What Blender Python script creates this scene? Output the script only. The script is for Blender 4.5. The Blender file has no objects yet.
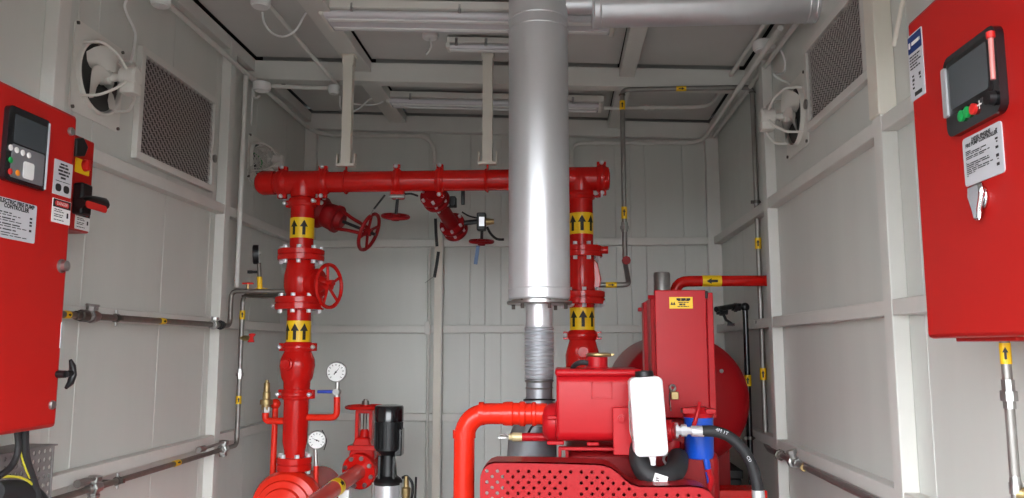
import bpy, bmesh, math, random
from mathutils import Vector as V, Matrix
random.seed(7)
PI = math.pi
scene = bpy.context.scene
COL = scene.collection

# ------------------------------------------------------------------ camera
FP, EYE = 790.0, 1.55                      # focal length in pixels (1024 wide), eye height
VPX, VPY = 560.0, 348.0                    # where the room's depth axis vanishes
pitch = math.atan((VPY - 249) / FP)
yaw = math.atan((VPX - 512) * math.cos(pitch) / FP)
cr = V((math.cos(yaw), math.sin(yaw), 0))
cf = V((-math.sin(yaw) * math.cos(pitch), math.cos(yaw) * math.cos(pitch), math.sin(pitch)))
cu_ = cr.cross(cf)
CP = V((0, 0, EYE))
cam = bpy.data.cameras.new('camera'); cam.sensor_width = 36; cam.lens = 36 * FP / 1024
cam.clip_start = 0.02
co = bpy.data.objects.new('camera', cam); COL.objects.link(co)
m = Matrix((cr, cu_, -cf)).transposed().to_4x4(); m.translation = CP; co.matrix_world = m
scene.camera = co

def A(px, py, Y=None, X=None, Z=None):
    v = cf + cr * ((px - 512) / FP) + cu_ * ((249 - py) / FP)
    t = Y / v.y if Y is not None else (X / v.x if X is not None else (Z - EYE) / v.z)
    return CP + v * t
def S(n, Y): return n * Y / FP             # pixels at a depth -> metres

# ------------------------------------------------------------------ light: daylight through the open end
world = bpy.data.worlds.new('world'); scene.world = world; world.use_nodes = True
bg = world.node_tree.nodes['Background']
bg.inputs[0].default_value = (0.92, 0.96, 1.0, 1); bg.inputs[1].default_value = 12.0
vs = scene.view_settings
vs.view_transform = 'Standard'; vs.look = 'None'; vs.exposure = 0.0; vs.gamma = 1; vs.use_curve_mapping = False

# ------------------------------------------------------------------ materials
def srgb(c):
    c = [x / 255 for x in c]
    return tuple(x / 12.92 if x <= .04045 else ((x + .055) / 1.055) ** 2.4 for x in c) + (1,)
MATS = {}
def mat(name, col, rough=.5, metal=0, coat=0, noise=0, nscale=12, bump=0, bscale=60, streak=None, emit=0, spec=.5, trans=0):
    mt = bpy.data.materials.new(name); mt.use_nodes = True
    nt = mt.node_tree; b = nt.nodes['Principled BSDF']
    b.inputs['Base Color'].default_value = srgb(col); b.inputs['Roughness'].default_value = rough
    b.inputs['Metallic'].default_value = metal; b.inputs['Coat Weight'].default_value = coat
    b.inputs['Coat Roughness'].default_value = .12; b.inputs['Specular IOR Level'].default_value = spec
    if trans: b.inputs['Transmission Weight'].default_value = trans
    if emit:
        b.inputs['Emission Color'].default_value = srgb(col); b.inputs['Emission Strength'].default_value = emit
    tc = nt.nodes.new('ShaderNodeTexCoord')
    if noise:
        mp = nt.nodes.new('ShaderNodeMapping'); nt.links.new(tc.outputs['Object'], mp.inputs[0])
        if streak: mp.inputs['Scale'].default_value = streak
        n = nt.nodes.new('ShaderNodeTexNoise'); n.inputs['Scale'].default_value = nscale; n.inputs['Detail'].default_value = 5
        nt.links.new(mp.outputs[0], n.inputs['Vector'])
        mx = nt.nodes.new('ShaderNodeMix'); mx.data_type = 'RGBA'; mx.blend_type = 'MULTIPLY'
        mx.inputs[6].default_value = srgb(col)
        rp = nt.nodes.new('ShaderNodeValToRGB')
        lo = 1 - noise; rp.color_ramp.elements[0].color = (lo, lo, lo, 1); rp.color_ramp.elements[0].position = .3
        rp.color_ramp.elements[1].color = (1, 1, 1, 1); rp.color_ramp.elements[1].position = .7
        nt.links.new(n.outputs['Fac'], rp.inputs[0]); nt.links.new(rp.outputs[0], mx.inputs[7])
        mx.inputs[0].default_value = 1
        nt.links.new(mx.outputs[2], b.inputs['Base Color'])
    if bump:
        n2 = nt.nodes.new('ShaderNodeTexNoise'); n2.inputs['Scale'].default_value = bscale; n2.inputs['Detail'].default_value = 3
        nt.links.new(tc.outputs['Object'], n2.inputs['Vector'])
        bp = nt.nodes.new('ShaderNodeBump'); bp.inputs['Strength'].default_value = bump; bp.inputs['Distance'].default_value = .01
        nt.links.new(n2.outputs['Fac'], bp.inputs['Height']); nt.links.new(bp.outputs[0], b.inputs['Normal'])
    MATS[name] = mt
    return mt
mat('wall', (210, 211, 205), .42, noise=.05, nscale=9, streak=(1, 1, .12), bump=.02, bscale=14)
mat('steel_white', (216, 214, 208), .45, noise=.05, nscale=10)
mat('throat', (70, 68, 66), .8)
mat('ceiling', (205, 203, 199), .6, noise=.06, nscale=4)
mat('cream', (226, 220, 207), .5, noise=.05)
mat('seam', (150, 148, 144), .7)
mat('dark_gap', (28, 27, 27), .8)
mat('floor', (84, 82, 80), .6, noise=.2)
mat('ground', (80, 79, 76), .85, noise=.2, nscale=3)
mat('red', (198, 24, 19), .2, spec=.34, noise=.05, bump=.02, bscale=80)
mat('red_panel', (182, 29, 25), .42, spec=.2, noise=.03, nscale=5)
mat('red_orange', (224, 43, 24), .22, spec=.32, noise=.05)
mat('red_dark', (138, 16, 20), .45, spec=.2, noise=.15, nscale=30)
mat('red_pink', (180, 22, 30), .34, spec=.24, noise=.06, bump=.03, bscale=50)
mat('chrome', (226, 227, 230), .36, metal=.66, noise=.05, nscale=20, streak=(1, 1, .1))
mat('lock_chrome', (210, 210, 212), .14, metal=1)
mat('steel', (176, 176, 174), .34, metal=1, noise=.15, nscale=40)
mat('steel_dark', (112, 106, 100), .42, metal=.85, noise=.2, nscale=30)
mat('bellows', (206, 208, 212), .36, metal=.75)
mat('pale_brass', (214, 198, 150), .4, metal=.3)
mat('steel_mid', (150, 146, 142), .42, metal=.7, noise=.15, nscale=30)
mat('zinc', (172, 170, 167), .36, metal=.9, noise=.15, nscale=60)
mat('brass', (168, 146, 102), .42, metal=.8)
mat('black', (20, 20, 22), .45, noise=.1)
mat('black_gloss', (22, 23, 26), .18, coat=.4)
mat('screen', (66, 72, 76), .12, coat=.6)
mat('rubber', (38, 38, 40), .6, noise=.2)
mat('yellow', (242, 196, 18), .42)
mat('ink', (24, 22, 22), .6)
mat('plate', (196, 196, 200), .4)
mat('white_plastic', (232, 232, 230), .4)
mat('fan_plastic', (222, 219, 212), .42)
mat('bottle', (246, 246, 248), .3)
mat('blue', (20, 78, 190), .3, coat=.3)
mat('blue_lever', (24, 56, 170), .4)
mat('green', (24, 158, 78), .4)
mat('button_red', (214, 40, 36), .4)
mat('button_orange', (236, 140, 30), .4)
mat('mesh_wire', (186, 184, 182), .4, metal=.6)
mat('mesh_back', (88, 87, 86), .7, noise=.3, nscale=90)
mat('diffuser', (226, 224, 228), .22, coat=.3)
mat('grey_metal', (150, 152, 156), .42, metal=.6, noise=.1)
mat('wrap', (196, 70, 62), .25, coat=.5, noise=.15)
mat('tray', (150, 146, 145), .5, metal=.3, noise=.15)
mat('red_guard', (162, 18, 25), .34, spec=.22, noise=.06, bump=.03, bscale=50)
mat('red_tank', (162, 20, 27), .3, spec=.2, noise=.08)
mat('steel_pipe', (134, 127, 121), .42, metal=.7, noise=.2, nscale=30)
mat('tube_pink', (206, 130, 124), .3)
mat('tag_blue', (92, 120, 160), .5)
mat('wire_grey', (200, 196, 188), .5)
mat('wire_yellow', (206, 196, 60), .5)
mat('navy', (22, 52, 112), .4)
mat('caution_red', (196, 30, 36), .4)

# ------------------------------------------------------------------ mesh collector
def frame(ax):
    ax = V(ax).normalized()
    h = V((0, 0, 1)) if abs(ax.z) < .9 else V((1, 0, 0))
    u = h.cross(ax).normalized(); w = ax.cross(u).normalized()
    return u, w, ax
class MB:
    def __init__(s): s.v = []; s.f = []
    def add(s, vv, ff):
        o = len(s.v); s.v += [V(p) for p in vv]; s.f += [[i + o for i in q] for q in ff]; return s
    def bb(s, lo, hi):
        x0, y0, z0 = [min(a, b) for a, b in zip(lo, hi)]; x1, y1, z1 = [max(a, b) for a, b in zip(lo, hi)]
        return s.add([(x0,y0,z0),(x1,y0,z0),(x1,y1,z0),(x0,y1,z0),(x0,y0,z1),(x1,y0,z1),(x1,y1,z1),(x0,y1,z1)],
                     [(0,3,2,1),(4,5,6,7),(0,1,5,4),(1,2,6,5),(2,3,7,6),(3,0,4,7)])
    def box(s, c, d, rot=None):
        c = V(c); h = V(d) / 2; vv = []
        for z in (-1, 1):
            for x, y in ((-1,-1),(1,-1),(1,1),(-1,1)):
                p = V((x*h.x, y*h.y, z*h.z)); vv.append(c + (rot @ p if rot else p))
        return s.add(vv, [(0,3,2,1),(4,5,6,7),(0,1,5,4),(1,2,6,5),(2,3,7,6),(3,0,4,7)])
    def lathe(s, o, ax, prof, n=24, caps=True):
        o = V(o); u, w, a = frame(ax); vv = []; ff = []
        for t, r in prof:
            for k in range(n):
                th = 2*PI*k/n
                vv.append(o + a*t + (u*math.cos(th) + w*math.sin(th))*r)
        for i in range(len(prof)-1):
            for k in range(n):
                k2 = (k+1) % n
                ff.append((i*n+k, i*n+k2, (i+1)*n+k2, (i+1)*n+k))
        if caps:
            ff.append(tuple(reversed(range(n)))); b = (len(prof)-1)*n; ff.append(tuple(range(b, b+n)))
        return s.add(vv, ff)
    def cyl(s, p0, p1, r0, r1=None, n=20):
        p0, p1 = V(p0), V(p1); L = (p1-p0).length
        return s.lathe(p0, p1-p0, [(0, r0), (L, r0 if r1 is None else r1)], n)
    def sphere(s, c, r, n=16, m=8, sc=(1,1,1)):
        vv = []; ff = []; c = V(c)
        for i in range(m+1):
            ph = -PI/2 + PI*i/m
            for k in range(n):
                th = 2*PI*k/n
                rr = max(math.cos(ph), 1e-3)
                vv.append(c + V((math.cos(th)*rr*sc[0], math.sin(th)*rr*sc[1], math.sin(ph)*sc[2]))*r)
        for i in range(m):
            for k in range(n):
                k2 = (k+1) % n; ff.append((i*n+k, i*n+k2, (i+1)*n+k2, (i+1)*n+k))
        return s.add(vv, ff)
    def tube(s, pts, r, n=10, fillet=0, smooth=False, seg=5, closed=False):
        pts = [V(p) for p in pts]
        if smooth: pts = catmull(pts, seg)
        elif fillet: pts = round_path(pts, fillet, seg)
        N = len(pts); vv = []; ff = []
        T = []
        for i in range(N):
            if closed: t = pts[(i+1) % N] - pts[i-1]
            else: t = pts[min(i+1, N-1)] - pts[max(i-1, 0)]
            T.append(t.normalized())
        u, w, _ = frame(T[0])
        for i in range(N):
            if i:
                ax = T[i-1].cross(T[i])
                if ax.length > 1e-7:
                    q = Matrix.Rotation(T[i-1].angle(T[i]), 3, ax.normalized()); u = q @ u; w = q @ w
            rr = r[i] if isinstance(r, (list, tuple)) else r
            for k in range(n):
                th = 2*PI*k/n; vv.append(pts[i] + (u*math.cos(th) + w*math.sin(th))*rr)
        for i in range(N if closed else N-1):
            j = (i+1) % N
            for k in range(n):
                k2 = (k+1) % n; ff.append((i*n+k, i*n+k2, j*n+k2, j*n+k))
        if not closed:
            ff.append(tuple(reversed(range(n)))); b = (N-1)*n; ff.append(tuple(range(b, b+n)))
        return s.add(vv, ff)
    def torus(s, c, ax, R, r, n=28, mm=8):
        u, w, a = frame(ax); c = V(c)
        return s.tube([c + (u*math.cos(2*PI*k/n) + w*math.sin(2*PI*k/n))*R for k in range(n)], r, mm, closed=True)
    def prism(s, poly, o, u, v, w):
        o, u, v, w = V(o), V(u), V(v), V(w); n = len(poly)
        a = [o + u*x + v*y for x, y in poly]
        return s.add(a + [p + w for p in a], [tuple(reversed(range(n))), tuple(range(n, 2*n))] +
                     [(i, (i+1) % n, n+(i+1) % n, n+i) for i in range(n)])
def catmull(P, seg=6):
    out = []
    for i in range(len(P)-1):
        p0 = P[max(i-1, 0)]; p1 = P[i]; p2 = P[i+1]; p3 = P[min(i+2, len(P)-1)]
        for k in range(seg):
            t = k/seg
            out.append(.5*((2*p1) + (p2-p0)*t + (2*p0-5*p1+4*p2-p3)*t*t + (3*p1-p0-3*p2+p3)*t**3))
    return out + [P[-1]]
def round_path(P, R, seg=5):
    out = [P[0]]
    for i in range(1, len(P)-1):
        a, b, c = P[i-1], P[i], P[i+1]
        d1 = (a-b); d2 = (c-b)
        L = min(R, d1.length*.48, d2.length*.48)
        s0 = b + d1.normalized()*L; s1 = b + d2.normalized()*L
        for k in range(seg+1):
            t = k/seg; out.append(s0*(1-t)**2 + b*2*t*(1-t) + s1*t*t)
    return out + [P[-1]]
def rrect(w, h, r, seg=4):
    out = []
    for cx, cy, a0 in ((w/2-r, h/2-r, 0), (-w/2+r, h/2-r, PI/2), (-w/2+r, -h/2+r, PI), (w/2-r, -h/2+r, 1.5*PI)):
        for k in range(seg+1):
            a = a0 + PI/2*k/seg; out.append((cx + r*math.cos(a), cy + r*math.sin(a)))
    return out

OFF = {}
def wire(o, label=None, cat=None, group=None, kind=None):
    if label: o['label'] = label
    if cat: o['category'] = cat
    if group: o['group'] = group
    if kind: o['kind'] = kind
    return o
def thing(name, label, cat, loc, group=None):
    o = bpy.data.objects.new(name, None); o.empty_display_size = .05; COL.objects.link(o); o.location = loc
    OFF[o.name] = V(loc)
    return wire(o, label, cat, group)
def mk(mb, name, mt, parent=None, off=None, bevel=0, smooth=True, angle=35, label=None, kind=None):
    me = bpy.data.meshes.new(name)
    off = OFF[parent.name] if parent is not None else (off or V((0, 0, 0)))
    me.from_pydata([tuple(p - off) for p in mb.v], [], mb.f)
    me.validate()
    me.materials.append(MATS[mt])
    b = bmesh.new(); b.from_mesh(me); bmesh.ops.recalc_face_normals(b, faces=b.faces); b.to_mesh(me); b.free()
    if smooth:
        me.shade_smooth(); me.set_sharp_from_angle(angle=math.radians(angle))
    o = bpy.data.objects.new(name, me); COL.objects.link(o)
    if parent is not None: o.parent = parent
    else: o.location = off
    OFF[o.name] = off
    if bevel:
        md = o.modifiers.new('bevel', 'BEVEL'); md.width = bevel; md.segments = 2; md.limit_method = 'ANGLE'; md.angle_limit = math.radians(40)
    if label: o['label'] = label
    if kind: o['kind'] = kind
    return o
SMALL = {'flange_bolts', 'coupling_bolts', 'lug_bolts', 'plate_bolts', 'head_bolts', 'clamp_bolts', 'screws', 'tie_rods', 'guard_posts', 'scale_marks', 'flange_lugs', 'engine_feet', 'mounting_brackets'}
def part(name, mb, mt, parent, **k):
    if name in SMALL: k['kind'] = 'stuff'
    return mk(mb, name, mt, parent, **k)
def solo(name, mb, mt, label, cat, group=None, **k):
    lo = V((min(p.x for p in mb.v), min(p.y for p in mb.v), min(p.z for p in mb.v)))
    hi = V((max(p.x for p in mb.v), max(p.y for p in mb.v), max(p.z for p in mb.v)))
    off = V(((lo.x+hi.x)/2, (lo.y+hi.y)/2, lo.z))
    return wire(mk(mb, name, mt, None, off, **k), label, cat, group)
def struct(name, mb, mt, **k):
    return wire(mk(mb, name, mt, None, **k), kind='structure')
def text(body, size, mt, parent, o, ux, uy, align='CENTER', name='lettering', spacing=1.0, thick=0):
    cu = bpy.data.curves.new('t', 'FONT'); cu.body = body; cu.size = size; cu.align_x = align; cu.align_y = 'CENTER'
    cu.resolution_u = 2; cu.space_line = spacing; cu.offset = thick
    ob = bpy.data.objects.new('t', cu); COL.objects.link(ob)
    dg = bpy.context.evaluated_depsgraph_get(); dg.update()
    me = bpy.data.meshes.new_from_object(ob.evaluated_get(dg))
    bpy.data.objects.remove(ob)
    ux, uy = V(ux), V(uy); o = V(o) - OFF[parent.name]
    for p in me.vertices: p.co = o + ux*p.co.x + uy*p.co.y
    me.materials.clear(); me.materials.append(MATS[mt])
    r = bpy.data.objects.new(name, me); COL.objects.link(r); r.parent = parent; OFF[r.name] = OFF[parent.name]
    return r

# ------------------------------------------------------------------ the room shell
XL, XR, YB, YF = -1.511, .922, 4.56, .1
def ceil(x): return 2.885 - .043*x
struct('floor', MB().bb((XL-.1, YF, -.06), (XR+.1, YB+.1, 0)), 'floor')
struct('ground', MB().bb((-300, -300, -.2), (300, YF, -.1)), 'ground')

def wall_panels(wall, seams, zmax_fn, side):
    for a, b in zip(seams[:-1], seams[1:]):
        g = .0003; c = .0025; t = .03
        mb = MB()
        if side == 'B':
            zt = min(zmax_fn(a), zmax_fn(b))
            mb.prism([(a+g, 0), (b-g, 0), (b-g, t-c), (b-c-g, t), (a+c+g, t), (a+g, t-c)], (0, YB+t, .01), (1,0,0), (0,-1,0), (0,0,zt))
        else:
            X0, sg = (XL-t, 1) if side == 'L' else (XR+t, -1)
            zt = zmax_fn(XL if side == 'L' else XR)
            mb.prism([(a+g, 0), (b-g, 0), (b-g, t-c), (b-c-g, t), (a+c+g, t), (a+g, t-c)], (X0, 0, .01), (0,1,0), (sg,0,0), (0,0,zt))
        part('panel', mb, 'wall', wall, smooth=False)
wl = struct('wall_left', MB().bb((XL-.09, YF, 0), (XL-.032, YB+.09, 3.02)), 'seam')
wr = struct('wall_right', MB().bb((XR+.032, YF, 0), (XR+.09, YB+.09, 2.9)), 'seam')
wb = struct('wall_back', MB().prism([(XL-.03, 0), (XR+.03, 0), (XR+.03, ceil(XR)+.05), (XL-.03, ceil(XL)+.05)], (0, YB+.032, 0), (1,0,0), (0,0,1), (0,.06,0)), 'seam')
wall_panels(wl, [YF, .5, 1.05, 1.65, 2.30, 2.41, 2.91, 3.30, 3.77, 4.2, YB+.03], lambda x: ceil(x)+.02, 'L')
wall_panels(wr, [YF, .5, 1.0, 1.55, 2.06, 2.20, 3.36, 4.0, YB+.03], lambda x: ceil(x)+.02, 'R')
bs = [A(q, 300, Y=YB).x for q in (304, 427.5, 470, 485, 501, 553, 617, 632, 647.5, 686, 720)]
bs[0] = XL-.03; bs[-1] = XR+.03
wall_panels(wb, bs, lambda x: ceil(x)-.0, 'B')
wf = struct('shade_lintel', MB().prism([(XL-.09, 2.42), (XR+.09, 2.42), (XR+.09, ceil(XR)+.06), (XL-.09, ceil(XL)+.06)], (0, YF-.05, 0), (1,0,0), (0,0,1), (0,.05,0)), 'wall')  # unseen lintel, added to keep daylight off the ceiling and upper walls
RZ = (2.157, 1.657, 1.160)                    # rails run round the room at three heights
h = .0215; dp = .042
for z in RZ:
    for w, X0, X1 in ((wl, XL, XL+dp), (wr, XR, XR-dp)):
        part('rail', MB().bb((X0, YF, z-h), (X1, YB, z+h)), 'steel_white', w, bevel=.003)
    part('rail', MB().bb((XL, YB, z-h), (XR, YB-dp, z+h)), 'steel_white', wb, bevel=.003)
for Y in (1.05, 2.17, 3.375):
    part('stud', MB().bb((XL, Y-.028, 0), (XL+dp+.002, Y+.028, ceil(XL)-.01)), 'steel_white', wl, bevel=.003)
for Y in (.98, 2.18, 3.375):
    part('stud', MB().bb((XR, Y-.028, 0), (XR-dp-.002, Y+.028, ceil(XR)-.01)), 'steel_white', wr, bevel=.003)
# the thicker upper piece of the post beside the vent, with its slanted cut
part('post_cover', MB().bb((XR-.05, 2.146, A(880, 113, X=XR-.05).z), (XR, 2.214, 2.84)), 'cream', wr, bevel=.003)
part('stay_rod', MB().tube([A(904, -4, X=XR-.05), A(893.5, 46, X=XR-.05)], .006, 8), 'cream', wr)
for x0, x1 in ((XL, XL+.07), (XR-.075, XR)):
    part('corner_post', MB().bb((x0, YB-.045, 0), (x1, YB, ceil(x1)-.02)), 'steel_white', wb, bevel=.003)
# ceiling: sheets above a grid of beams, dark gap between
def sl(mb, x0, x1, y0, y1, zo0, zo1):          # a slab that follows the roof's fall
    vv = []
    for zo in (zo0, zo1):
        vv += [(x0, y0, ceil(x0)+zo), (x1, y0, ceil(x1)+zo), (x1, y1, ceil(x1)+zo), (x0, y1, ceil(x0)+zo)]
    return mb.add(vv, [(0,3,2,1),(4,5,6,7),(0,1,5,4),(1,2,6,5),(2,3,7,6),(3,0,4,7)])
cl = struct('ceiling', sl(MB(), XL-.09, XR+.09, YF, YB+.09, .06, .12), 'dark_gap')
xs = [XL+.045, -1.0+.004, -.90, .29, .362, XR-.055]
B1 = 3.63
for (xa, xb) in ((xs[0], -1.002), (-.896, .288), (.364, xs[5])):
    for ya, yb in ((YF, 1.5), (1.58, B1-.006), (B1+.075, YB-.05)):
        part('panel', sl(MB(), xa, xb, ya, yb, .012, .055), 'ceiling', cl, smooth=False)
part('beam', sl(MB(), -1.0, -.9, YF, YB-.03, -.05, .0), 'steel_white', cl, bevel=.003)
part('beam', sl(MB(), .29, .36, YF, YB-.03, -.05, .0), 'steel_white', cl, bevel=.003)
for y0, y1, d in ((1.5, 1.57, .1), (B1, B1+.07, .098), (YB-.05, YB-.001, .098)):
    part('beam', sl(MB(), XL+.002, XR-.002, y0, y1, -d, -.003), 'steel_white', cl, bevel=.003)
for x0, x1 in ((XL+.001, XL+.037), (XR-.048, XR-.001)):
    part('edge_beam', sl(MB(), x0, x1, YF, YB-.05, -.06, 0.0), 'steel_white', cl, bevel=.003)

# ------------------------------------------------------------------ generic fittings
def hexbolts(mb, c, ax, R, n, r=.009, hgt=.012, ph=0):
    u, w, a = frame(ax); c = V(c)
    for k in range(n):
        th = 2*PI*k/n + ph; p = c + (u*math.cos(th) + w*math.sin(th))*R
        mb.lathe(p - a*hgt, a, [(0, r), (2*hgt, r)], 6)
    return mb
def handwheel(parent, c, ax, R, r, mt='red', spokes=4, name='handwheel', hub=.018):
    u, w, a = frame(ax); c = V(c)
    mb = MB().torus(c, a, R, r, 32, 8)
    for k in range(spokes):
        th = 2*PI*k/spokes + .5
        mb.cyl(c - a*.006, c + (u*math.cos(th) + w*math.sin(th))*R, r*.8, r*.75, 8)
    mb.lathe(c - a*.018, a, [(0, hub), (.03, hub)], 14)
    o = part(name, mb, mt, parent)
    return o
def band_arrows(parent, c, r, z0, z1, n=3, spread=.66, rot=0):
    """yellow flow sticker wrapped round an upright pipe, black arrows pointing up"""
    b = part('flow_band', MB().lathe((c[0], c[1], z0), (0,0,1), [(0, r), (z1-z0, r)], 32), 'yellow', parent, label='yellow sticker with black upward arrows')
    H = z1-z0
    for k in range(n):
        a0 = -PI/2 + rot + (k-(n-1)/2)*spread
        mb = MB(); rr = r+.0008
        def P(u, v): a = a0 + u*H/r; return (c[0]+rr*math.cos(a), c[1]+rr*math.sin(a), z0+v*H)
        def strip(u0, u1, n_, lo, hi):
            us = [u0+(u1-u0)*i/n_ for i in range(n_+1)]
            mb.add([P(u, lo(u)) for u in us] + [P(u, hi(u)) for u in us], [(i, i+1, n_+2+i, n_+1+i) for i in range(n_)])
        strip(-.075, .075, 3, lambda u: .14, lambda u: .55)
        strip(-.19, .19, 8, lambda u: .54, lambda u: .55+.33*(1-abs(u)/.19))
        part('arrow', mb, 'ink', b, smooth=False)
    return b
def tagband(parent, p0, p1, r, mt='yellow', arrow=True):
    b = part('flow_tag', MB().cyl(p0, p1, r, n=14), mt, parent)
    if arrow:
        p0, p1 = V(p0), V(p1); a = (p1-p0); L = a.length; a.normalize()
        mid = (p0+p1)/2; tocam = (CP-mid); tocam -= a*tocam.dot(a); tocam.normalize(); sd = a.cross(tocam)
        o = mid + tocam*(r+.0006)
        mb = MB().add([o + a*x*L + sd*y*r for x, y in ((-.28,-.22),(.05,-.22),(.05,-.5),(.32,0),(.05,.5),(.05,.22),(-.28,.22))], [(0,1,2,3,4,5,6)])
        part('arrow', mb, 'ink', b, smooth=False)
    return b
def coupling(parent, c, ax, r, w=.045, mt='red', ear=None, name='coupling'):
    """grooved pipe coupling: ridged ring, two bolt ears"""
    a = V(ax).normalized(); c = V(c)
    mb = MB().lathe(c - a*w/2, a, [(0, r*1.06), (.004, r*1.16), (w*.3, r*1.2), (w*.36, r*1.27), (w*.64, r*1.27), (w*.7, r*1.2), (w-.004, r*1.16), (w, r*1.06)], 28)
    e = V(ear) if ear else V((1,0,0))
    bl = MB(); f3 = e.cross(a).normalized()
    R = Matrix((e.normalized(), f3, a)).transposed()
    for s in (-1, 1):
        mb.box(c + e*s*r*1.36, (r*.42, r*.5, w*.8), R)
        p = c + e*s*r*1.42
        bl.cyl(p - f3*r*.55, p + f3*r*.55, .0065, n=8)
        bl.sphere(p - f3*r*.55, .010, 8, 6); bl.sphere(p + f3*r*.55, .010, 8, 6)
    o = part(name, mb, mt, parent, bevel=.002)
    part('coupling_bolts', bl, 'chrome', o)
    return o
def flange(parent, c, ax, R, th, n=8, mt='red', ph=.2, br=.009):
    a = V(ax).normalized(); c = V(c)
    o = part('flange', MB().lathe(c - a*th/2, a, [(0, R*.97), (.003, R), (th*.44, R), (th*.48, R*.96), (th*.52, R*.96), (th*.56, R), (th-.003, R), (th, R*.97)], 36), mt, parent)
    part('flange_bolts', hexbolts(MB(), c, a, R*.83, n, br*1.1, th/2+.014, ph), 'chrome', o)
    return o
def gauge(parent, c, r, ax=(0.05,-1,-.05), rim='steel', needle=2.2):
    u, w, a = frame(ax); c = V(c)
    o = part('gauge_case', MB().lathe(c - a*.022, a, [(0, r*.9), (.004, r), (.024, r), (.026, r*.93)], 28), rim, parent)
    part('dial', MB().lathe(c + a*.002, a, [(0, r*.9), (.003, r*.9)], 28), 'white_plastic', o)
    mb = MB(); f = c + a*.0062
    for k in range(11):
        th = math.radians(-45 + 27*k); dirv = u*math.cos(th) + w*math.sin(th); sd = a.cross(dirv)
        p0 = f + dirv*r*.62; p1 = f + dirv*r*.8; q = sd*r*.03
        mb.add([p0-q, p1-q, p1+q, p0+q], [(0,1,2,3)])
    part('scale_marks', mb, 'ink', o, smooth=False)
    dirv = u*math.cos(needle) + w*math.sin(needle); sd = a.cross(dirv); f2 = f + a*.0006
    mb = MB().add([f2 - dirv*r*.3 - sd*r*.06, f2 - dirv*r*.3 + sd*r*.06, f2 + dirv*r*.66], [(0,1,2)])
    mb.lathe(f2, a, [(0, r*.09), (.003, r*.09)], 12)
    part('needle', mb, 'ink', o, smooth=False)
    return o
def clamp(parent, p, wallp, r, ax):
    a = V(ax).normalized(); p = V(p)
    mb = MB().lathe(p - a*.007, a, [(0, r*1.35), (.014, r*1.35)], 14)
    mb.cyl(p, wallp, .004, n=8)
    mb.box(p + (p-V(wallp)).normalized()*r*1.5, (.014, .014, .014))
    return part('pipe_clamp', mb, 'steel_dark', parent)
def union(parent, p, ax, r, L=.04, mt='steel'):
    a = V(ax).normalized(); p = V(p)
    mb = MB().lathe(p - a*L/2, a, [(0, r*1.3), (L*.25, r*1.3), (L*.27, r*1.75), (L*.6, r*1.75), (L*.62, r*1.35), (L, r*1.35)], 8)
    return part('union', mb, mt, parent)
def junction(name, p, ax, r, label, hgt=.035, cat='junction box', group='round junction boxes'):
    t = thing(name, label, cat, p, group)
    a = V(ax).normalized()
    part('body', MB().lathe(p, a, [(0, r), (hgt*.8, r), (hgt, r*.9)], 24), 'white_plastic', t)
    part('cover', MB().lathe(V(p) + a*hgt, a, [(0, r*.82), (.005, r*.78)], 24), 'white_plastic', t)
    return t

# ------------------------------------------------------------------ discharge header along the back
HY = 3.42
hz = A(420, 181, Y=HY).z
hr = S(21.5, HY)/2
HX0, HX1 = A(262, 184, Y=HY).x, A(600, 177, Y=HY).x
R1X = A(301, 260, Y=HY).x; R2X = A(581.5, 260, Y=HY).x
rr = S(24, HY)/2
hd = thing('header_pipe', 'long horizontal red header pipe hung under the ceiling from two cream hangers', 'pipe', ((HX0+HX1)/2, HY, hz-hr))
part('pipe', MB().cyl((HX0+.05, HY, hz), (HX1-.02, HY, hz), hr, n=32), 'red', hd)
part('end_cap', MB().lathe((HX0+.06, HY, hz), (-1,0,0), [(0, hr*1.16), (.055, hr*1.18), (.07, hr*1.05), (.085, hr*.7), (.09, hr*.3)], 28), 'red', hd)
def xof(px, y=180, Y=HY): return A(px, y, Y=Y).x
coupling(hd, (xof(283), HY, hz), (1,0,0), hr, .05, ear=(0,0,1))
coupling(hd, (xof(323), HY, hz), (1,0,0), hr, .05, ear=(0,0,1))
coupling(hd, (xof(397.5), HY, hz), (1,0,0), hr, .035, ear=(0,-.25,1))
coupling(hd, (xof(440), HY, hz), (1,0,0), hr, .038, ear=(0,0,1))
part('weld_bead', MB().torus((xof(486), HY, hz), (1,0,0), hr, .005, 28, 6), 'red', hd)
part('weld_bead', MB().torus((xof(346), HY, hz), (1,0,0), hr, .003, 28, 6), 'red', hd)
for rx in (R1X, R2X):                                                    # tees
    mb = MB().cyl((rx-.085, HY, hz), (rx+.085, HY, hz), hr*1.13, n=28)
    mb.lathe((rx, HY, hz), (0,0,-1), [(0, rr*1.08), (hr*1.3, rr*1.06), (hr*1.5, rr*1.02)], 28)
    part('tee', mb, 'red', hd)
coupling(hd, (xof(601.5), HY, hz), (1,0,0), hr*1.02, .05, ear=(0,0,1))
part('end_cap', MB().lathe((xof(601.5), HY, hz), (1,0,0), [(0, hr*1.1), (.03, hr*1.1), (.035, hr*.9)], 28), 'red', hd)
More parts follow.
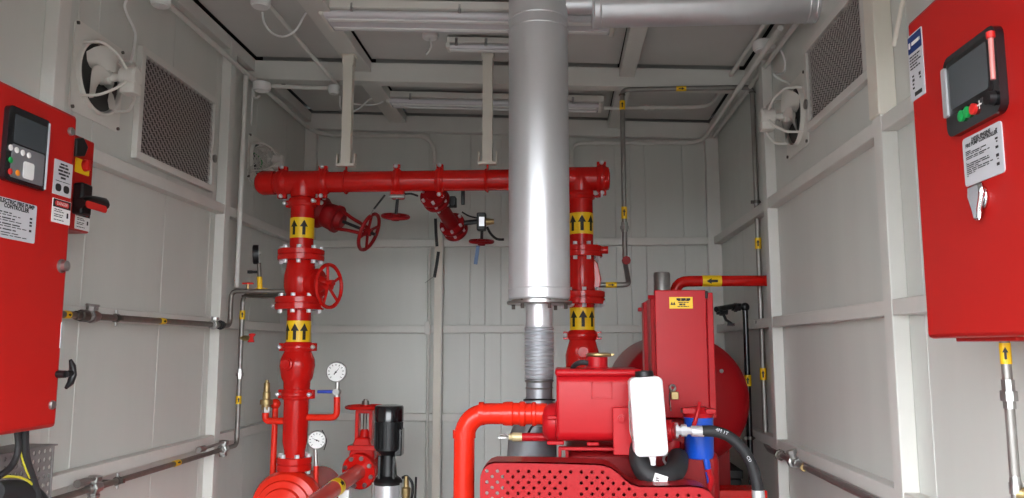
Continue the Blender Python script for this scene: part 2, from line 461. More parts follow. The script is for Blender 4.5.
# hangers
for px, w, yt in ((346, 9.5, 46), (487.5, 10, 51)):
    X = xof(px); zt = ceil(X) - (.052 if px < 400 else .002)
    t = thing('pipe_hanger', 'cream channel hanger holding the red header, ' + ('nearer the left wall' if px < 400 else 'beside the silver flue'), 'hanger', (X, HY, hz+hr), 'header hangers')
    hw = S(w, HY)/2
    z0 = hz+hr+.035
    mb = MB().prism([(-hw,-.02),(hw,-.02),(hw,.02),(hw-.006,.02),(hw-.006,-.014),(-hw+.006,-.014),(-hw+.006,.02),(-hw,.02)], (X, HY, z0), (1,0,0), (0,1,0), (0,0,zt-z0))
    part('channel', mb, 'cream', t, smooth=False)
    uw = S(18.5, HY)/2
    mb = MB().bb((X-uw, HY-.018, z0-.012), (X+uw, HY+.018, z0)); 
    for s in (-1, 1): mb.bb((X+s*uw-.003, HY-.018, z0), (X+s*uw+.003, HY+.018, z0+.045))
    part('cradle', mb, 'cream', t, smooth=False)
    part('u_bolt', MB().torus((X, HY, hz), (1,0,0), hr+.006, .004, 28, 6).cyl((X, HY, hz+hr), (X, HY, z0+.012), .005, n=8), 'red', t)
    part('top_bracket', MB().bb((X-hw*1.6, HY-.03, zt-.004), (X+hw*1.6, HY+.03, zt)).bb((X-hw*1.25, HY-.022, zt-.05), (X-hw, HY+.02, zt)).bb((X+hw, HY-.022, zt-.05), (X+hw*1.25, HY+.02, zt)), 'cream', t, smooth=False)

def zr(py, px=300): return A(px, py, Y=HY).z
# ------------------------------------------------------------------ left riser (electric pump discharge)
ra = thing('discharge_riser', 'red upright riser with handwheel valve rising from the pump near the left wall', 'pipe', (R1X, HY, zr(470)), 'red risers')
def rpipe(root, X, ya, yb, r=rr, px=300): part('pipe', MB().cyl((X, HY, zr(yb, px)), (X, HY, zr(ya, px)), r, n=28), 'red', root)
coupling(ra, (R1X, HY, zr(203)), (0,0,1), rr, .04, ear=(1,-.4,0))
rpipe(ra, R1X, 203, 252)
band_arrows(ra, (R1X, HY), rr+.001, zr(239), zr(219), n=2, spread=.85, rot=.05)
flange(ra, (R1X, HY, zr(255.5)), (0,0,1), S(47, HY)/2, S(11.5, HY))
part('valve_body', MB().lathe((R1X, HY, zr(298)), (0,0,1), [(0, rr*1.1), (.02, rr*1.22), (.05, rr*1.36), (.10, rr*1.36), (.13, rr*1.22), (zr(261)-zr(298), rr*1.15)], 28), 'red', ra)
wa = V((.95, -.31, 0)).normalized()
vz = zr(284)
vo = part('bonnet', MB().lathe(V((R1X, HY, vz)), wa, [(0, .05), (.075, .05), (.08, .066), (.098, .066), (.1, .04), (.125, .03), (.14, .016), (.175, .013)], 20), 'red', ra)
handwheel(ra, V((R1X, HY, zr(287))) + wa*.152, wa, S(21.5, HY), .0085, spokes=5)
flange(ra, (R1X, HY, zr(303.5)), (0,0,1), S(49, HY)/2, S(13, HY), n=8, ph=0)
mb = MB()
for s in (-1, 1): mb.sphere((R1X+s*S(26, HY), HY-.015, zr(306)), S(2.6, HY))
part('lug_bolts', mb, 'chrome', ra)
rpipe(ra, R1X, 309, 346)
band_arrows(ra, (R1X, HY), rr+.001, zr(343), zr(321), n=3, spread=.78)
coupling(ra, (R1X, HY, zr(347)), (0,0,1), rr, S(10, HY), ear=(1,0,0))
H = zr(351)-zr(390)
part('check_valve', MB().lathe((R1X, HY, zr(390)), (0,0,1), [(0, rr*1.08), (H*.22, rr*1.12), (H*.3, rr*1.28), (H*.42, rr*1.36), (H*.62, rr*1.46), (H*.78, rr*1.42), (H*.92, rr*1.22), (H, rr*1.1)], 28), 'red', ra)
bp = V((R1X-.02, HY-rr*1.35, zr(364)))
part('plug', MB().lathe(bp, (-.1,-1,.05), [(0, .027), (.014, .027), (.016, .02), (.022, .018)], 18), 'red', ra)
coupling(ra, (R1X, HY, zr(394)), (0,0,1), rr, S(11, HY), ear=(1,-.2,0))
H = zr(398)-zr(458)
part('reducer', MB().lathe((R1X, HY, zr(458)), (0,0,1), [(0, rr*.84), (H*.12, rr*.86), (H*.28, rr*1.02), (H, rr*1.02)], 28), 'red', ra)
flange(ra, (R1X, HY, zr(463.5)), (0,0,1), S(34, HY)/2, S(13, HY), n=6, ph=.5)
# pump
PUMPY = HY-.0
pc = A(285.5, 508, Y=PUMPY-.07)
pu = thing('electric_fire_pump', 'round red pump casing under the left riser', 'pump', (pc.x, pc.y, 0))
part('volute', MB().lathe((pc.x, pc.y+.1, pc.z), (0,-1,0), [(0, .09), (.02, .13), (.05, .15), (.09, .152), (.12, .14), (.128, .118), (.14, .114), (.145, .09), (.16, .085), (.165, .05), (.18, .045)], 40), 'red_orange', pu)
part('discharge_neck', MB().cyl((R1X, HY, pc.z+.05), (R1X, HY, zr(469)), rr*.95, rr*.85, 24), 'red_orange', pu)
part('rim', MB().torus((pc.x, pc.y-.02, pc.z), (0,1,0), .121, .006, 36, 6), 'red_orange', pu)
part('pedestal', MB().bb((pc.x-.1, pc.y-.05, 0), (pc.x+.1, pc.y+.1, pc.z-.06)), 'red_orange', pu, bevel=.01)
part('motor', MB().cyl((pc.x, pc.y+.09, pc.z), (pc.x, pc.y+.5, pc.z), .1, n=28), 'red_orange', pu)
# trim on the riser: relief valve, gauges
def Q(px, py, dy=0): return A(px, py, Y=HY+dy)
sr = S(3.6, HY)
part('branch_pipe', MB().tube([(R1X, HY, Q(285, 421).z), Q(265.5, 421), Q(265.5, 411)], sr*.95, 12, .02), 'red_orange', ra)
rv = thing('relief_valve', 'small brass relief valve on the left side of the red riser', 'valve', Q(266, 411))
b0 = Q(266, 411); H = Q(266, 380).z - b0.z
part('body', MB().lathe(b0, (0,0,1), [(0, .016), (H*.05, .02), (H*.2, .021), (H*.22, .027), (H*.36, .027), (H*.38, .017), (H*.6, .0165), (H*.62, .014), (H*.9, .013), (H*.92, .009), (H, .007)], 12), 'brass', rv)
part('base_nut', MB().lathe(b0, (0,0,1), [(-.006, .022), (.018, .022)], 6), 'zinc', rv)
dl = thing('drain_line', 'thin red upright drain pipe left of the riser reducer', 'pipe', (Q(275.5,450).x, HY+.06, .4))
x = Q(275.5, 440, .06).x
part('pipe', MB().tube([(x-.006, HY+.06, .4), (x-.006, HY+.06, Q(275, 403, .06).z), (x-.03, HY+.06, Q(275, 403, .06).z)], sr*.85, 12, .02), 'red_orange', dl)
part('elbow', MB().sphere((x-.006, HY+.06, Q(275, 404, .06).z), sr*1.5, 12, 8), 'red_orange', dl)
part('branch_pipe', MB().tube([(R1X, HY, Q(310, 417.5).z), Q(337, 417.5), Q(337, 397)], sr*.9, 12, .03), 'red_orange', ra)
g1 = thing('pressure_gauge', 'white dial pressure gauge with blue lever on the red branch pipe', 'gauge', Q(337, 397), 'pressure gauges')
part('nipple', MB().lathe(Q(337, 397), (0,0,1), [(0, .013), (.015, .013), (.017, .01), (Q(337,381).z-Q(337,397).z, .01)], 10), 'zinc', g1)
gauge(g1, Q(336.2, 372, -.01), S(10.2, HY), needle=.9)
lv = part('cock', MB().lathe(Q(337, 392), (0,-1,0), [(-.015, .015), (.02, .015)], 12), 'zinc', g1)
part('lever', MB().box((Q(326.5,391.5) + V((0,-.012,0))), (S(17,HY), .01, .014)), 'blue_lever', g1, bevel=.003)
g2 = thing('pressure_gauge', 'smaller white dial gauge low beside the riser flange', 'gauge', Q(315, 498), 'pressure gauges')
part('pipe', MB().tube([Q(316.5, 520), Q(316, 466)], sr*.7, 10), 'red_orange', g2)
part('nipple', MB().tube([Q(316, 467), Q(315.6, 446)], sr*.5, 10), 'zinc', g2)
gauge(g2, Q(316.8, 440, -.01), S(9, HY), ax=(.25,-1,-.05), needle=2.7)
part('cable', MB().tube([Q(322, 430), Q(326.5, 440), Q(324, 450)], .002, 6, smooth=True), 'black', g2)

# ------------------------------------------------------------------ right riser (diesel pump discharge)
rb = thing('discharge_riser', 'red upright riser behind the silver flue with sensing pipe on its right', 'pipe', (R2X, HY, zr(420, 581)), 'red risers')
def z2(py): return zr(py, 581)
coupling(rb, (R2X, HY, z2(196)), (0,0,1), rr, .035, ear=(1,-.5,0))
rpipe(rb, R2X, 200, 250, px=581)
band_arrows(rb, (R2X, HY), rr+.001, z2(235), z2(214), n=3, spread=.82, rot=.05)
flange(rb, (R2X, HY, z2(252)), (0,0,1), S(42, HY)/2, S(11, HY), n=8, ph=.4)
part('knob', MB().cyl(A(597, 250, Y=HY-.02), A(608, 250, Y=HY-.02), .017, n=14), 'red', rb)
part('valve_body', MB().lathe((R2X, HY, z2(293)), (0,0,1), [(0, rr*1.05), (.02, rr*1.1), (.06, rr*1.15), (.12, rr*1.1), (z2(257)-z2(293), rr*1.05)], 28), 'red', rb)
part('side_cover', MB().prism([(0,-.07),(.028,-.055),(.034,-.02),(.02,.05),(0,.07)], (R2X+rr*.95, HY-.02, z2(275)), (1,0,0), (0,0,1), (0,.04,0)), 'red', rb, bevel=.004)
flange(rb, (R2X, HY, z2(298)), (0,0,1), S(46, HY)/2, S(13, HY), n=8, ph=.1)
part('lug_bolts', MB().sphere(A(603, 303, Y=HY-.03), .013).sphere(A(572, 304, Y=HY-.06), .011), 'chrome', rb)
rpipe(rb, R2X, 304, 334, px=581)
band_arrows(rb, (R2X, HY), rr+.001, z2(330), z2(308), n=3, spread=.82, rot=.05)
coupling(rb, (R2X, HY, z2(335.5)), (0,0,1), rr, S(10, HY), ear=(1,0,0))
H = z2(340)-z2(378)
part('check_valve', MB().lathe((R2X, HY, z2(378)), (0,0,1), [(0, rr*1.1), (H*.2, rr*1.4), (H*.6, rr*1.42), (H*.85, rr*1.2), (H, rr*1.08)], 28), 'red', rb)
part('plug', MB().lathe((R2X, HY-rr*1.35, z2(352)), (0,-1,0), [(0, .032), (.012, .032), (.014, .024), (.022, .022)], 20), 'red', rb)
rpipe(rb, R2X, 378, 460, px=581)

# ------------------------------------------------------------------ valves hung off the header
def gate_valve(label, base, ax, blen, br, wheelR, mt='red_dark', yoke=.1, group='header gate valves'):
    a = V(ax).normalized(); base = V(base); u, w, _ = frame(a)
    t = thing('gate_valve', label, 'valve', base, group)
    part('body', MB().lathe(base, a, [(0, br*.85), (blen*.2, br), (blen*.55, br*1.05), (blen*.75, br*.85), (blen, br*.55)], 24), mt, t)
    f = base + a*blen*.72
    part('bonnet_flange', MB().lathe(f - a*.008, a, [(0, br*1.12), (.016, br*1.12)], 24), mt, t)
    e = base + a*(blen+yoke)
    mb = MB()
    for s in (-1, 1):
        mb.tube([base + a*blen*.8 + w*s*br*.75, base + a*(blen+yoke*.3) + w*s*br*.5, e + w*s*br*.28, e], br*.14, 8)
    part('yoke', mb, mt, t)
    part('stem', MB().cyl(base + a*blen*.8, e + a*.045, .0075, n=10), 'black', t)
    handwheel(t, e + a*.012, a, wheelR, .0085, mt, 4)
    return t
b0 = A(322, 213, Y=HY+.12); b1 = A(369, 232, Y=HY+.085)
gv = gate_valve('dark red gate valve with tilted handwheel behind the left riser top', b0, b1-b0, (b1-b0).length*.45, .058, S(20, HY), yoke=(b1-b0).length*.55-.012)
part('inlet_flange', MB().lathe(b0, (b0-b1), [(-.02, .06), (0, .075), (.016, .075), (.018, .05), (.05, .045)], 24), 'red_dark', gv)
c0 = V((xof(398), HY, hz-hr*1.1))
gv2 = thing('drain_valve', 'small red handwheel valve hanging straight under the header middle', 'valve', c0, 'header gate valves')
part('body', MB().bb(c0 + V((-.03,-.025,-.03)), c0 + V((.03,.025,.01))), 'red', gv2, bevel=.008)
part('clamp_bolts', MB().cyl(c0+V((-.032,-.02,-.02)), c0+V((.034,-.02,-.02)), .009, n=8), 'zinc', gv2)
part('stem', MB().cyl(c0 - V((0,0,.02)), c0 - V((.006,0,.10)), .007, n=10), 'black', gv2)
wz = A(395, 216.5, Y=HY)
handwheel(gv2, V((c0.x-.008, HY, wz.z)), (.1,-.32,1), S(13.2, HY), .008, 'red_dark', 5)
solo('seal_strap', MB().tube([A(385, 195, Y=HY), A(374, 209, Y=HY)], .0045, 6), 'black', 'short black strap slanting below the header beside the small valve', 'strap')
solo('seal_wire', MB().tube([A(374.5, 208, Y=HY), A(372, 212, Y=HY), A(370.5, 215, Y=HY)], .003, 6), 'zinc', 'bit of bright wire at the end of the black strap', 'wire')
solo('link_rod', MB().tube([A(405, 194, Y=HY-.02), A(411, 193.5, Y=HY-.02), A(418, 196, Y=HY-.02)], .005, 6, .01), 'black', 'short black link between the header valves', 'rod')
# flanged branch with switch
e0 = A(432, 193, Y=HY+.02); e1 = A(457, 232, Y=HY+.34)
a = (e1-e0).normalized()
br_ = thing('test_branch', 'dark red flanged branch pipe running back and down from the header', 'pipe', e0)
L = (e1-e0).length
part('pipe', MB().cyl(e0, e1, .033, n=24), 'red_dark', br_)
for t0 in (.06, .17, .80, .93):
    flange(br_, e0 + a*L*t0, a, .062, .02, 6, 'red_dark', .3, .007)
part('valve_body', MB().cyl(e0 + a*L*.8, e0 + a*L*.93, .052, n=20), 'red_dark', br_)
part('butterfly_gear', MB().bb(A(447, 196, Y=HY+.12), A(457, 208, Y=HY+.18)), 'black', br_, bevel=.004)
part('lever_plate', MB().bb(A(461, 189, Y=HY+.12), A(465, 205, Y=HY+.14)), 'black', br_, bevel=.002)
part('cable', MB().tube([A(462, 212, Y=HY+.2), A(469, 216, Y=HY+.2), A(477, 218, Y=HY+.2)], .004, 6, smooth=True), 'black', br_)
YS = HY+.22
sw = thing('supervisory_valve', 'small valve with silver switch box and red handwheel left of the flue', 'valve', A(482, 243, Y=YS), 'header gate valves')
part('shaft', MB().cyl(A(464, 223, Y=YS), A(478, 221.5, Y=YS), .012, n=10), 'black', sw)
part('switch_box', MB().bb(A(476.5, 230, Y=YS-.02), A(486.5, 214, Y=YS+.03)), 'black', sw, bevel=.005)
part('cover_plate', MB().bb(A(479, 226, Y=YS-.024), A(484.5, 217, Y=YS-.019)), 'chrome', sw)
part('cable_gland', MB().cyl(A(486, 222, Y=YS), A(494, 221.5, Y=YS), .018, .012, 12), 'brass', sw)
part('cable', MB().tube([A(487, 227, Y=YS), A(491, 234, Y=YS), A(497, 239, Y=YS), A(504, 239.5, Y=YS)], .006, 8, smooth=True), 'black', sw)
part('stem', MB().cyl(A(482, 229, Y=YS), A(481.5, 243, Y=YS), .007, n=8), 'black', sw)
handwheel(sw, A(481.5, 241.5, Y=YS), (.05,-.25,1), S(11.5, YS), .0075, 'red_dark', 4)
for nm, q, mt, lb in (('strap', [(435.5, 219), (436, 233), (437, 246)], 'black', 'black strap hanging against the cream trunking'),
                      ('strap', [(438.5, 252), (437, 262), (434.5, 277)], 'rubber', 'grey strap hanging lower on the cream trunking'),
                      ('strap', [(478, 246), (477, 254), (475.5, 264)], 'tag_blue', 'blue grey tag strip hanging below the switch valve')):
    pts = [A(x, y, Y=4.481 if mt != 'tag_blue' else YS) for x, y in q]
    mb = MB()
    for p, r_ in zip(pts[:-1], pts[1:]):
        d = (r_-p); ang = math.atan2(d.x, -d.z)
        mb.box((p+r_)/2, (.017, .004, d.length*1.06), Matrix.Rotation(-ang, 3, 'Y'))
    so = solo(nm, mb, mt, lb, 'strap', 'hanging straps')
    if mt == 'rubber': part('tail_wire', MB().tube([A(434.5, 276, Y=4.481), A(429, 280, Y=4.481), A(425, 283, Y=4.481)], .0025, 6), 'zinc', so)
# ------------------------------------------------------------------ trunking on the back wall
tx = A(437.5, 350, Y=4.5).x
tr = thing('cable_trunking', 'cream upright cable trunking on the back wall', 'trunking', (tx, YB-.05, 0))
part('body', MB().bb((tx-.022, YB-.075, 0), (tx+.022, YB-.001, A(437, 222, Y=4.5).z)), 'cream', tr, bevel=.003)
part('seam', MB().bb((tx+.0225, YB-.075, 0), (tx+.0265, YB-.03, A(437, 222, Y=4.5).z)), 'steel_white', tr)
x = A(428.5, 340, Y=4.5).x
st_ = thing('conduit', 'thin grey upright conduit just left of the cream trunking', 'conduit', (x, YB-.06, 0), 'wall conduits')
part('pipe', MB().tube([(x, YB-.055, 0), (x, YB-.055, A(428, 247, Y=4.5).z)], .007, 8), 'steel_white', st_)
part('bracket', MB().bb(A(424.5, 335, Y=4.49), A(431, 322, Y=4.515)), 'steel_white', st_, bevel=.002)

# ------------------------------------------------------------------ gate valve with rising stem and suction pipe
GY = 3.62
gs = thing('rising_stem_valve', 'red rising stem gate valve with flat handwheel beside the black motor', 'valve', A(362, 472, Y=GY))
v0 = A(318, 500, Y=GY-.42); v1 = A(361, 470, Y=GY-.02); a = (v1-v0).normalized()
part('suction_flange', MB().lathe(v1 - a*.03, a, [(0, .075), (.004, .08), (.028, .08), (.032, .075)], 32), 'red', gs)
part('flange_bolts', hexbolts(MB(), v1 - a*.014, a, .064, 8, .010, .026, .3), 'zinc', gs)
part('body', MB().lathe(v1, a, [(0, .05), (.05, .065), (.1, .065), (.14, .05)], 24), 'red', gs)
vc = v1 + a*.05; zz = lambda py: A(362, py, Y=vc.y).z
vx = A(364.5, 440, Y=vc.y).x
w2 = S(12.5, vc.y)
part('bonnet', MB().prism([(-w2, 0), (w2, 0), (w2, S(6, GY)), (w2*.55, S(22, GY)), (-w2*.55, S(22, GY)), (-w2, S(6, GY))], (vx, vc.y-.05, zz(459)), (1,0,0), (0,0,1), (0,.1,0)), 'red', gs, bevel=.008)
part('bonnet_plate', MB().bb((vx-w2*1.1, vc.y-.06, zz(449)), (vx+w2*1.1, vc.y+.06, zz(444))), 'red', gs, bevel=.003)
mb = MB()
for s in (-1, 1): mb.bb((vx+s*S(7, GY)-.008, vc.y-.025, zz(440)), (vx+s*S(7, GY)+.008, vc.y+.025, zz(410)))
mb.bb((vx-S(8, GY), vc.y-.028, zz(413)), (vx+S(8, GY), vc.y+.028, zz(408)))
mb.lathe((vx, vc.y, zz(438)), (0,0,1), [(0, .026), (.04, .016)], 14)
part('yoke', mb, 'red', gs, bevel=.003)
part('stem', MB().cyl((vx, vc.y, zz(440)), (vx, vc.y, zz(399)), .009, n=10), 'steel_dark', gs)
part('stem_nut', MB().lathe((vx, vc.y, zz(405.5)), (0,0,1), [(0, .018), (.022, .016)], 8), 'steel_dark', gs)
handwheel(gs, (vx, vc.y, zz(407)), (0,0,1), S(18.5, vc.y), .0085, 'red', 5, hub=.024)
sp = thing('suction_pipe', 'red suction pipe with yellow band running diagonally towards the pump', 'pipe', v0)
part('pipe', MB().cyl(v0 - a*.1, v1 - a*.03, S(8, 3.4), n=24), 'wrap', sp)
tagband(sp, v0 + a*.14, v0 + a*.18, S(8, 3.4)+.0015)
part('gauge_cock', MB().bb(A(338, 499, Y=3.4), A(352, 488, Y=3.45)), 'white_plastic', sp, bevel=.004)

# ------------------------------------------------------------------ jockey pump
JY = 3.46
jx = A(388.7, 440, Y=JY).x
jz = lambda py: A(388, py, Y=JY).z
jk = thing('jockey_pump', 'slim upright pump with finned black motor and stainless body', 'pump', (jx, JY, 0))
jr = S(28.5, JY)/2
part('motor_cap', MB().lathe((jx, JY, jz(421)), (0,0,1), [(0, jr*1.0), (jz(407)-jz(421), jr*1.0), (jz(405.5)-jz(421), jr*.93), (jz(404.8)-jz(421), jr*.6)], 32), 'black_gloss', jk)
part('motor_body', MB().lathe((jx, JY, jz(452)), (0,0,1), [(0, jr*.7), (.01, jr*.88), (jz(421)-jz(452), jr*.88)], 32), 'black', jk)
for k in range(20):
    th = 2*PI*k/20; d = V((math.cos(th), math.sin(th), 0))
    part('fin', MB().box(V((jx, JY, (jz(448)+jz(422))/2)) + d*jr*.92, (jr*.14, .003, jz(422)-jz(448)), Matrix.Rotation(th, 3, 'Z')), 'black', jk, smooth=False)
part('terminal_box', MB().bb((jx+jr*.5, JY-.03, jz(455)), (jx+jr*1.0, JY+.03, jz(428))), 'black_gloss', jk, bevel=.004)
part('lantern', MB().lathe((jx, JY, jz(478)), (0,0,1), [(0, jr*.85), (.012, jr*.6), (jz(455)-jz(478), jr*.5), (jz(452)-jz(478), jr*.7)], 24), 'black', jk)
mb = MB()
for sx in (-1, 1): mb.bb((jx+sx*jr*.5-.006, JY-jr*.62, jz(478)), (jx+sx*jr*.5+.006, JY-jr*.4, jz(455)))
part('guard_posts', mb, 'black_gloss', jk, bevel=.002)
part('head', MB().lathe((jx, JY, jz(484)), (0,0,1), [(0, jr*.98), (.012, jr*1.0), (.022, jr*.9), (jz(477)-jz(484), jr*.75)], 28), 'black', jk)
part('pump_sleeve', MB().cyl((jx, JY, .1), (jx, JY, jz(483.5)), jr*.88, n=32), 'chrome', jk)
mb = MB()
for sx in (-1, 1): mb.cyl((jx+sx*jr*.96, JY-.02, .1), (jx+sx*jr*.96, JY-.02, jz(482)), .006, n=8)
part('tie_rods', mb, 'steel', jk)
part('foot', MB().bb((jx-.09, JY-.09, 0), (jx+.09, JY+.09, .1)), 'black', jk, bevel=.01)
jv = thing('vent_cock', 'brass cock with looping black hoses at the jockey pump side', 'valve', A(408, 498, Y=JY))
part('body', MB().lathe(A(406, 500, Y=JY), (0,0,1), [(0, .016), (.05, .02), (.055, .012), (.1, .01)], 12), 'brass', jv)
part('hose', MB().tube([A(402, 478, Y=JY), A(407, 476.5, Y=JY), A(412, 483, Y=JY), A(412.5, 492, Y=JY), A(411, 502, Y=JY)], .006, 8, smooth=True), 'black', jv)
part('rod', MB().tube([A(416, 477, Y=JY), A(415, 503, Y=JY)], .005, 8), 'black', jv)

# ------------------------------------------------------------------ flue, silencer duct and bellows
CY = 2.75
fc = A(539, 200, Y=CY).x; fz = lambda py: A(539, py, Y=CY).z
fr = S(61.5, CY)/2
fl = thing('exhaust_flue', 'thick polished steel exhaust flue rising to the ceiling', 'flue', (fc, CY, fz(300)))
z0 = fz(300); zt = 2.86
part('cladding', MB().lathe((fc, CY, z0), (0,0,1), [(0, fr*.96), (.006, fr), (zt-z0, fr)], 64), 'chrome', fl)
for py in (22, 32): part('seam_ring', MB().torus((fc, CY, fz(py)), (0,0,1), fr+.0005, .0028, 64, 6), 'chrome', fl)
part('seam_ring', MB().torus((fc, CY, fz(289)), (0,0,1), fr, .002, 64, 6), 'chrome', fl)
part('base_plate', MB().lathe((fc, CY, fz(304.5)), (0,0,1), [(0, fr*1.03), (.003, fr*1.06), (.010, fr*1.06), (.0105, fr*.9), (fz(300)-fz(304.5), fr*.9)], 48), 'steel', fl)
part('plate_bolts', hexbolts(MB(), (fc, CY, fz(304)), (0,0,1), fr*.86, 6, .007, .018, .4), 'steel_dark', fl)
bl = thing('exhaust_bellows', 'corrugated steel bellows joining the flue to the engine', 'bellows', (fc, CY, fz(400)))
bx = fc - S(0.5, CY); br0 = S(27, CY)/2
part('upper_neck', MB().cyl((bx, CY, fz(327)), (bx, CY, fz(304)), br0*.97, n=32), 'chrome', bl)
prof = []; zb0, zb1 = fz(379), fz(326); N = 15
for k in range(N*4+1):
    prof.append((k*(zb1-zb0)/(N*4), br0*(1.04 + .085*math.sin(2*PI*k/4))))
part('bellows', MB().lathe((bx, CY, zb0), (0,0,1), prof, 36), 'bellows', bl, angle=80)
part('lower_neck', MB().cyl((bx, CY, fz(402)), (bx, CY, fz(378)), br0*.95, n=32), 'grey_metal', bl)
part('clamp_band', MB().torus((bx, CY, fz(381)), (0,0,1), br0*1.0, .004, 32, 6).torus((bx, CY, fz(388)), (0,0,1), br0*.97, .003, 32, 6), 'steel', bl)
part('wire_clip', MB().torus((bx, CY, fz(400)), (0,.1,1), br0*1.12, .003, 32, 6), 'black', bl)
# side duct
dz = 2.772; drr = .069
dc = thing('exhaust_duct', 'horizontal polished steel duct running from the flue to the right wall', 'duct', (.5, CY, dz))
dx0 = A(592, 20, Y=CY).x
part('neck', MB().cyl((fc+fr*.8, CY, dz+.02), (dx0+.01, CY, dz+.02), .038, n=28), 'chrome', dc)
part('cladding', MB().lathe((dx0, CY, dz), (1,0,0), [(0, drr*.5), (.0, drr), (XR-dx0-.001, drr)], 48), 'chrome', dc)
for q in (.004, .03, XR-dx0-.035, XR-dx0-.012): part('seam_ring', MB().torus((dx0+q, CY, dz), (1,0,0), drr, .004, 40, 6), 'chrome', dc)

# ------------------------------------------------------------------ ceiling lights
def batten(label, xa, xb, Y, n=2, w=.13, drop=.07):
    xm = (xa+xb)/2; sl_ = math.atan(.043)
    t = thing('ceiling_light', label, 'light', (xm, Y, ceil(xm)), 'ceiling battens')
    L = xb-xa; ux = V((math.cos(sl_), 0, -math.sin(sl_))); uy = V((0,1,0)); uz = ux.cross(uy)
    def fb(name, c, d, mt, bevel=.003, par=t):
        R = Matrix((ux, uy, uz)).transposed(); cc = V((xm, Y, ceil(xm)-.003)) + R @ V(c)
        return part(name, MB().box(cc, d, R), mt, par, bevel=bevel)
    fb('housing', (0, 0, -drop*.25), (L, w, drop*.5), 'fan_plastic')
    fb('diffuser', (0, 0, -drop*.72), (L*.97, w*.86, drop*.42), 'diffuser', .016)
    for s in (-1, 1): fb('end_cap', (s*L*.485, 0, -drop*.7), (.02, w*.9, drop*.48), 'fan_plastic', .006)
    for s in range(n):
        yy = (s-(n-1)/2)*w*.42
        fb('tube_rib', (0, yy, -drop*.93), (L*.94, .022, .012), 'white_plastic', .004)
    for k in (-.38, -.02, .36): fb('clip', (k*L, -w*.47, -drop*.45), (.012, .012, .035), 'steel', .002)
    return t
batten('long white batten light nearest the viewer, passing behind the silver flue', A(320, 20, Z=2.86).x, A(617, 20, Z=2.86).x, 3.03, 2, .2, .065)
batten('long white batten light deep at the back of the ceiling', A(386, 100, Y=4.1).x, A(604, 105, Y=4.1).x, 4.12, 2, .13, .065)
batten('short white emergency light beside the right header hanger', A(447, 44, Y=3.3).x, A(447, 44, Y=3.3).x+.36, 3.33, 1, .08, .05)
# detector with drooping cord
dpnt = A(430, 39, Z=ceil(-.56)-.01); dpnt.z = ceil(dpnt.x)+.010
dt = thing('heat_detector', 'small white disc detector on the ceiling with dangling cord', 'detector', dpnt)
part('base', MB().lathe(dpnt, (0,0,-1), [(0, .036), (.012, .036), (.02, .028)], 24), 'white_plastic', dt)
part('cord', MB().tube([dpnt+V((0,0,-.02)), A(431, 46, Y=dpnt.y-.02), A(429, 51, Y=dpnt.y-.02), A(426, 54.5, Y=dpnt.y-.02)], .0045, 8, smooth=True), 'white_plastic', dt)

# ------------------------------------------------------------------ conduits and boxes round the ceiling
def conduit(label, pts, r=.009, fil=.06, name='conduit', clips=()):
    pts = [V(p) for p in pts]
    t = thing(name, label, 'conduit', pts[0], 'wall conduits')
    part('pipe', MB().tube(pts, r, 10, fil), 'steel_white', t)
    for p, ax in clips: part('clip', MB().lathe(V(p) - V(ax)*.008, ax, [(0, r*1.4), (.016, r*1.4)], 10), 'steel_white', t)
    return t
cz = A(204, 44, X=XL+.05).z
conduit('grey conduit along the top of the left wall turning onto the back wall', [(XL+.05, 1.2, 2.835), (XL+.05, YB-.07, 2.83), A(330, 135.5, Y=YB-.07), (A(434, 136, Y=YB-.07).x, YB-.07, A(434, 136, Y=YB-.07).z), A(434.5, 175, Y=YB-.07)], .011, .12,
        clips=[(A(365, 135.5, Y=YB-.07), (1,0,0)), (A(397, 135.8, Y=YB-.07), (1,0,0))])
conduit('grey conduit crossing the left ceiling bay towards the beam', [A(266, 2, Z=2.93), A(337, 85, Y=3.6)], .009, 0)
conduit('short grey conduit across the front of the left ceiling beam', [A(265, 86, Y=B1-.02), A(333, 88.5, Y=B1-.02)], .010, 0)
conduit('white upright conduit in front of the left wall stud', [A(246, 76, X=XL+.06), (XL+.06, A(246, 76, X=XL+.06).y, A(240, 288, X=XL+.06).z)], .011, 0)
conduit('grey conduit from the back wall running forward along the right wall top', [A(571.5, 165, Y=YB-.07), A(571.5, 143, Y=YB-.07), (XR-.10, YB-.07, A(700, 142.5, Y=YB-.07).z), (XR-.10, 2.85, A(700, 142.5, Y=YB-.07).z)], .012, .13,
        clips=[(A(596, 143, Y=YB-.07), (1,0,0)), (A(637, 143, Y=YB-.07), (1,0,0))])
zc = A(660, 108, Y=4.12).z
conduit('grey conduit from the rear batten light to the right ceiling edge', [A(604, 108, Y=4.12), (XR-.12, 4.12, zc), (XR-.1, 2.85, zc+.004)], .010, .1,
        clips=[(A(646, 108, Y=4.12), (1,0,0)), (A(652, 108, Y=4.12), (1,0,0))])
conduit('second grey conduit low along the right wall top', [(XR-.03, YB-.08, 2.755), (XR-.03, 2.85, 2.755)], .010, 0)
junction('junction_box', A(261, -2, Z=2.95), (0,0,-1), .04, 'white junction box at the top edge with a looping cable')
junction('junction_box', A(161, -4, X=XL+.06), (0,0,-1), .036, 'white junction box at the top of the left wall above the vent')
junction('junction_box', A(262, 83, Y=B1-.06), (0,0,-1), .042, 'grey round junction box at the left end of the beam conduit')
junction('junction_box', A(334, 86, Y=B1-.05), (0,0,-1), .026, 'small box behind the left header hanger')
junction('junction_box', A(764, 42, Y=3.2), (0,0,-1), .046, 'round white junction box above the right fan')
def cable(label, pts, r=.0045, mt='white_plastic', seg=6):
    return solo('cable', MB().tube(pts, r, 8, smooth=True, seg=seg), mt, label, 'cable', 'loose cables')
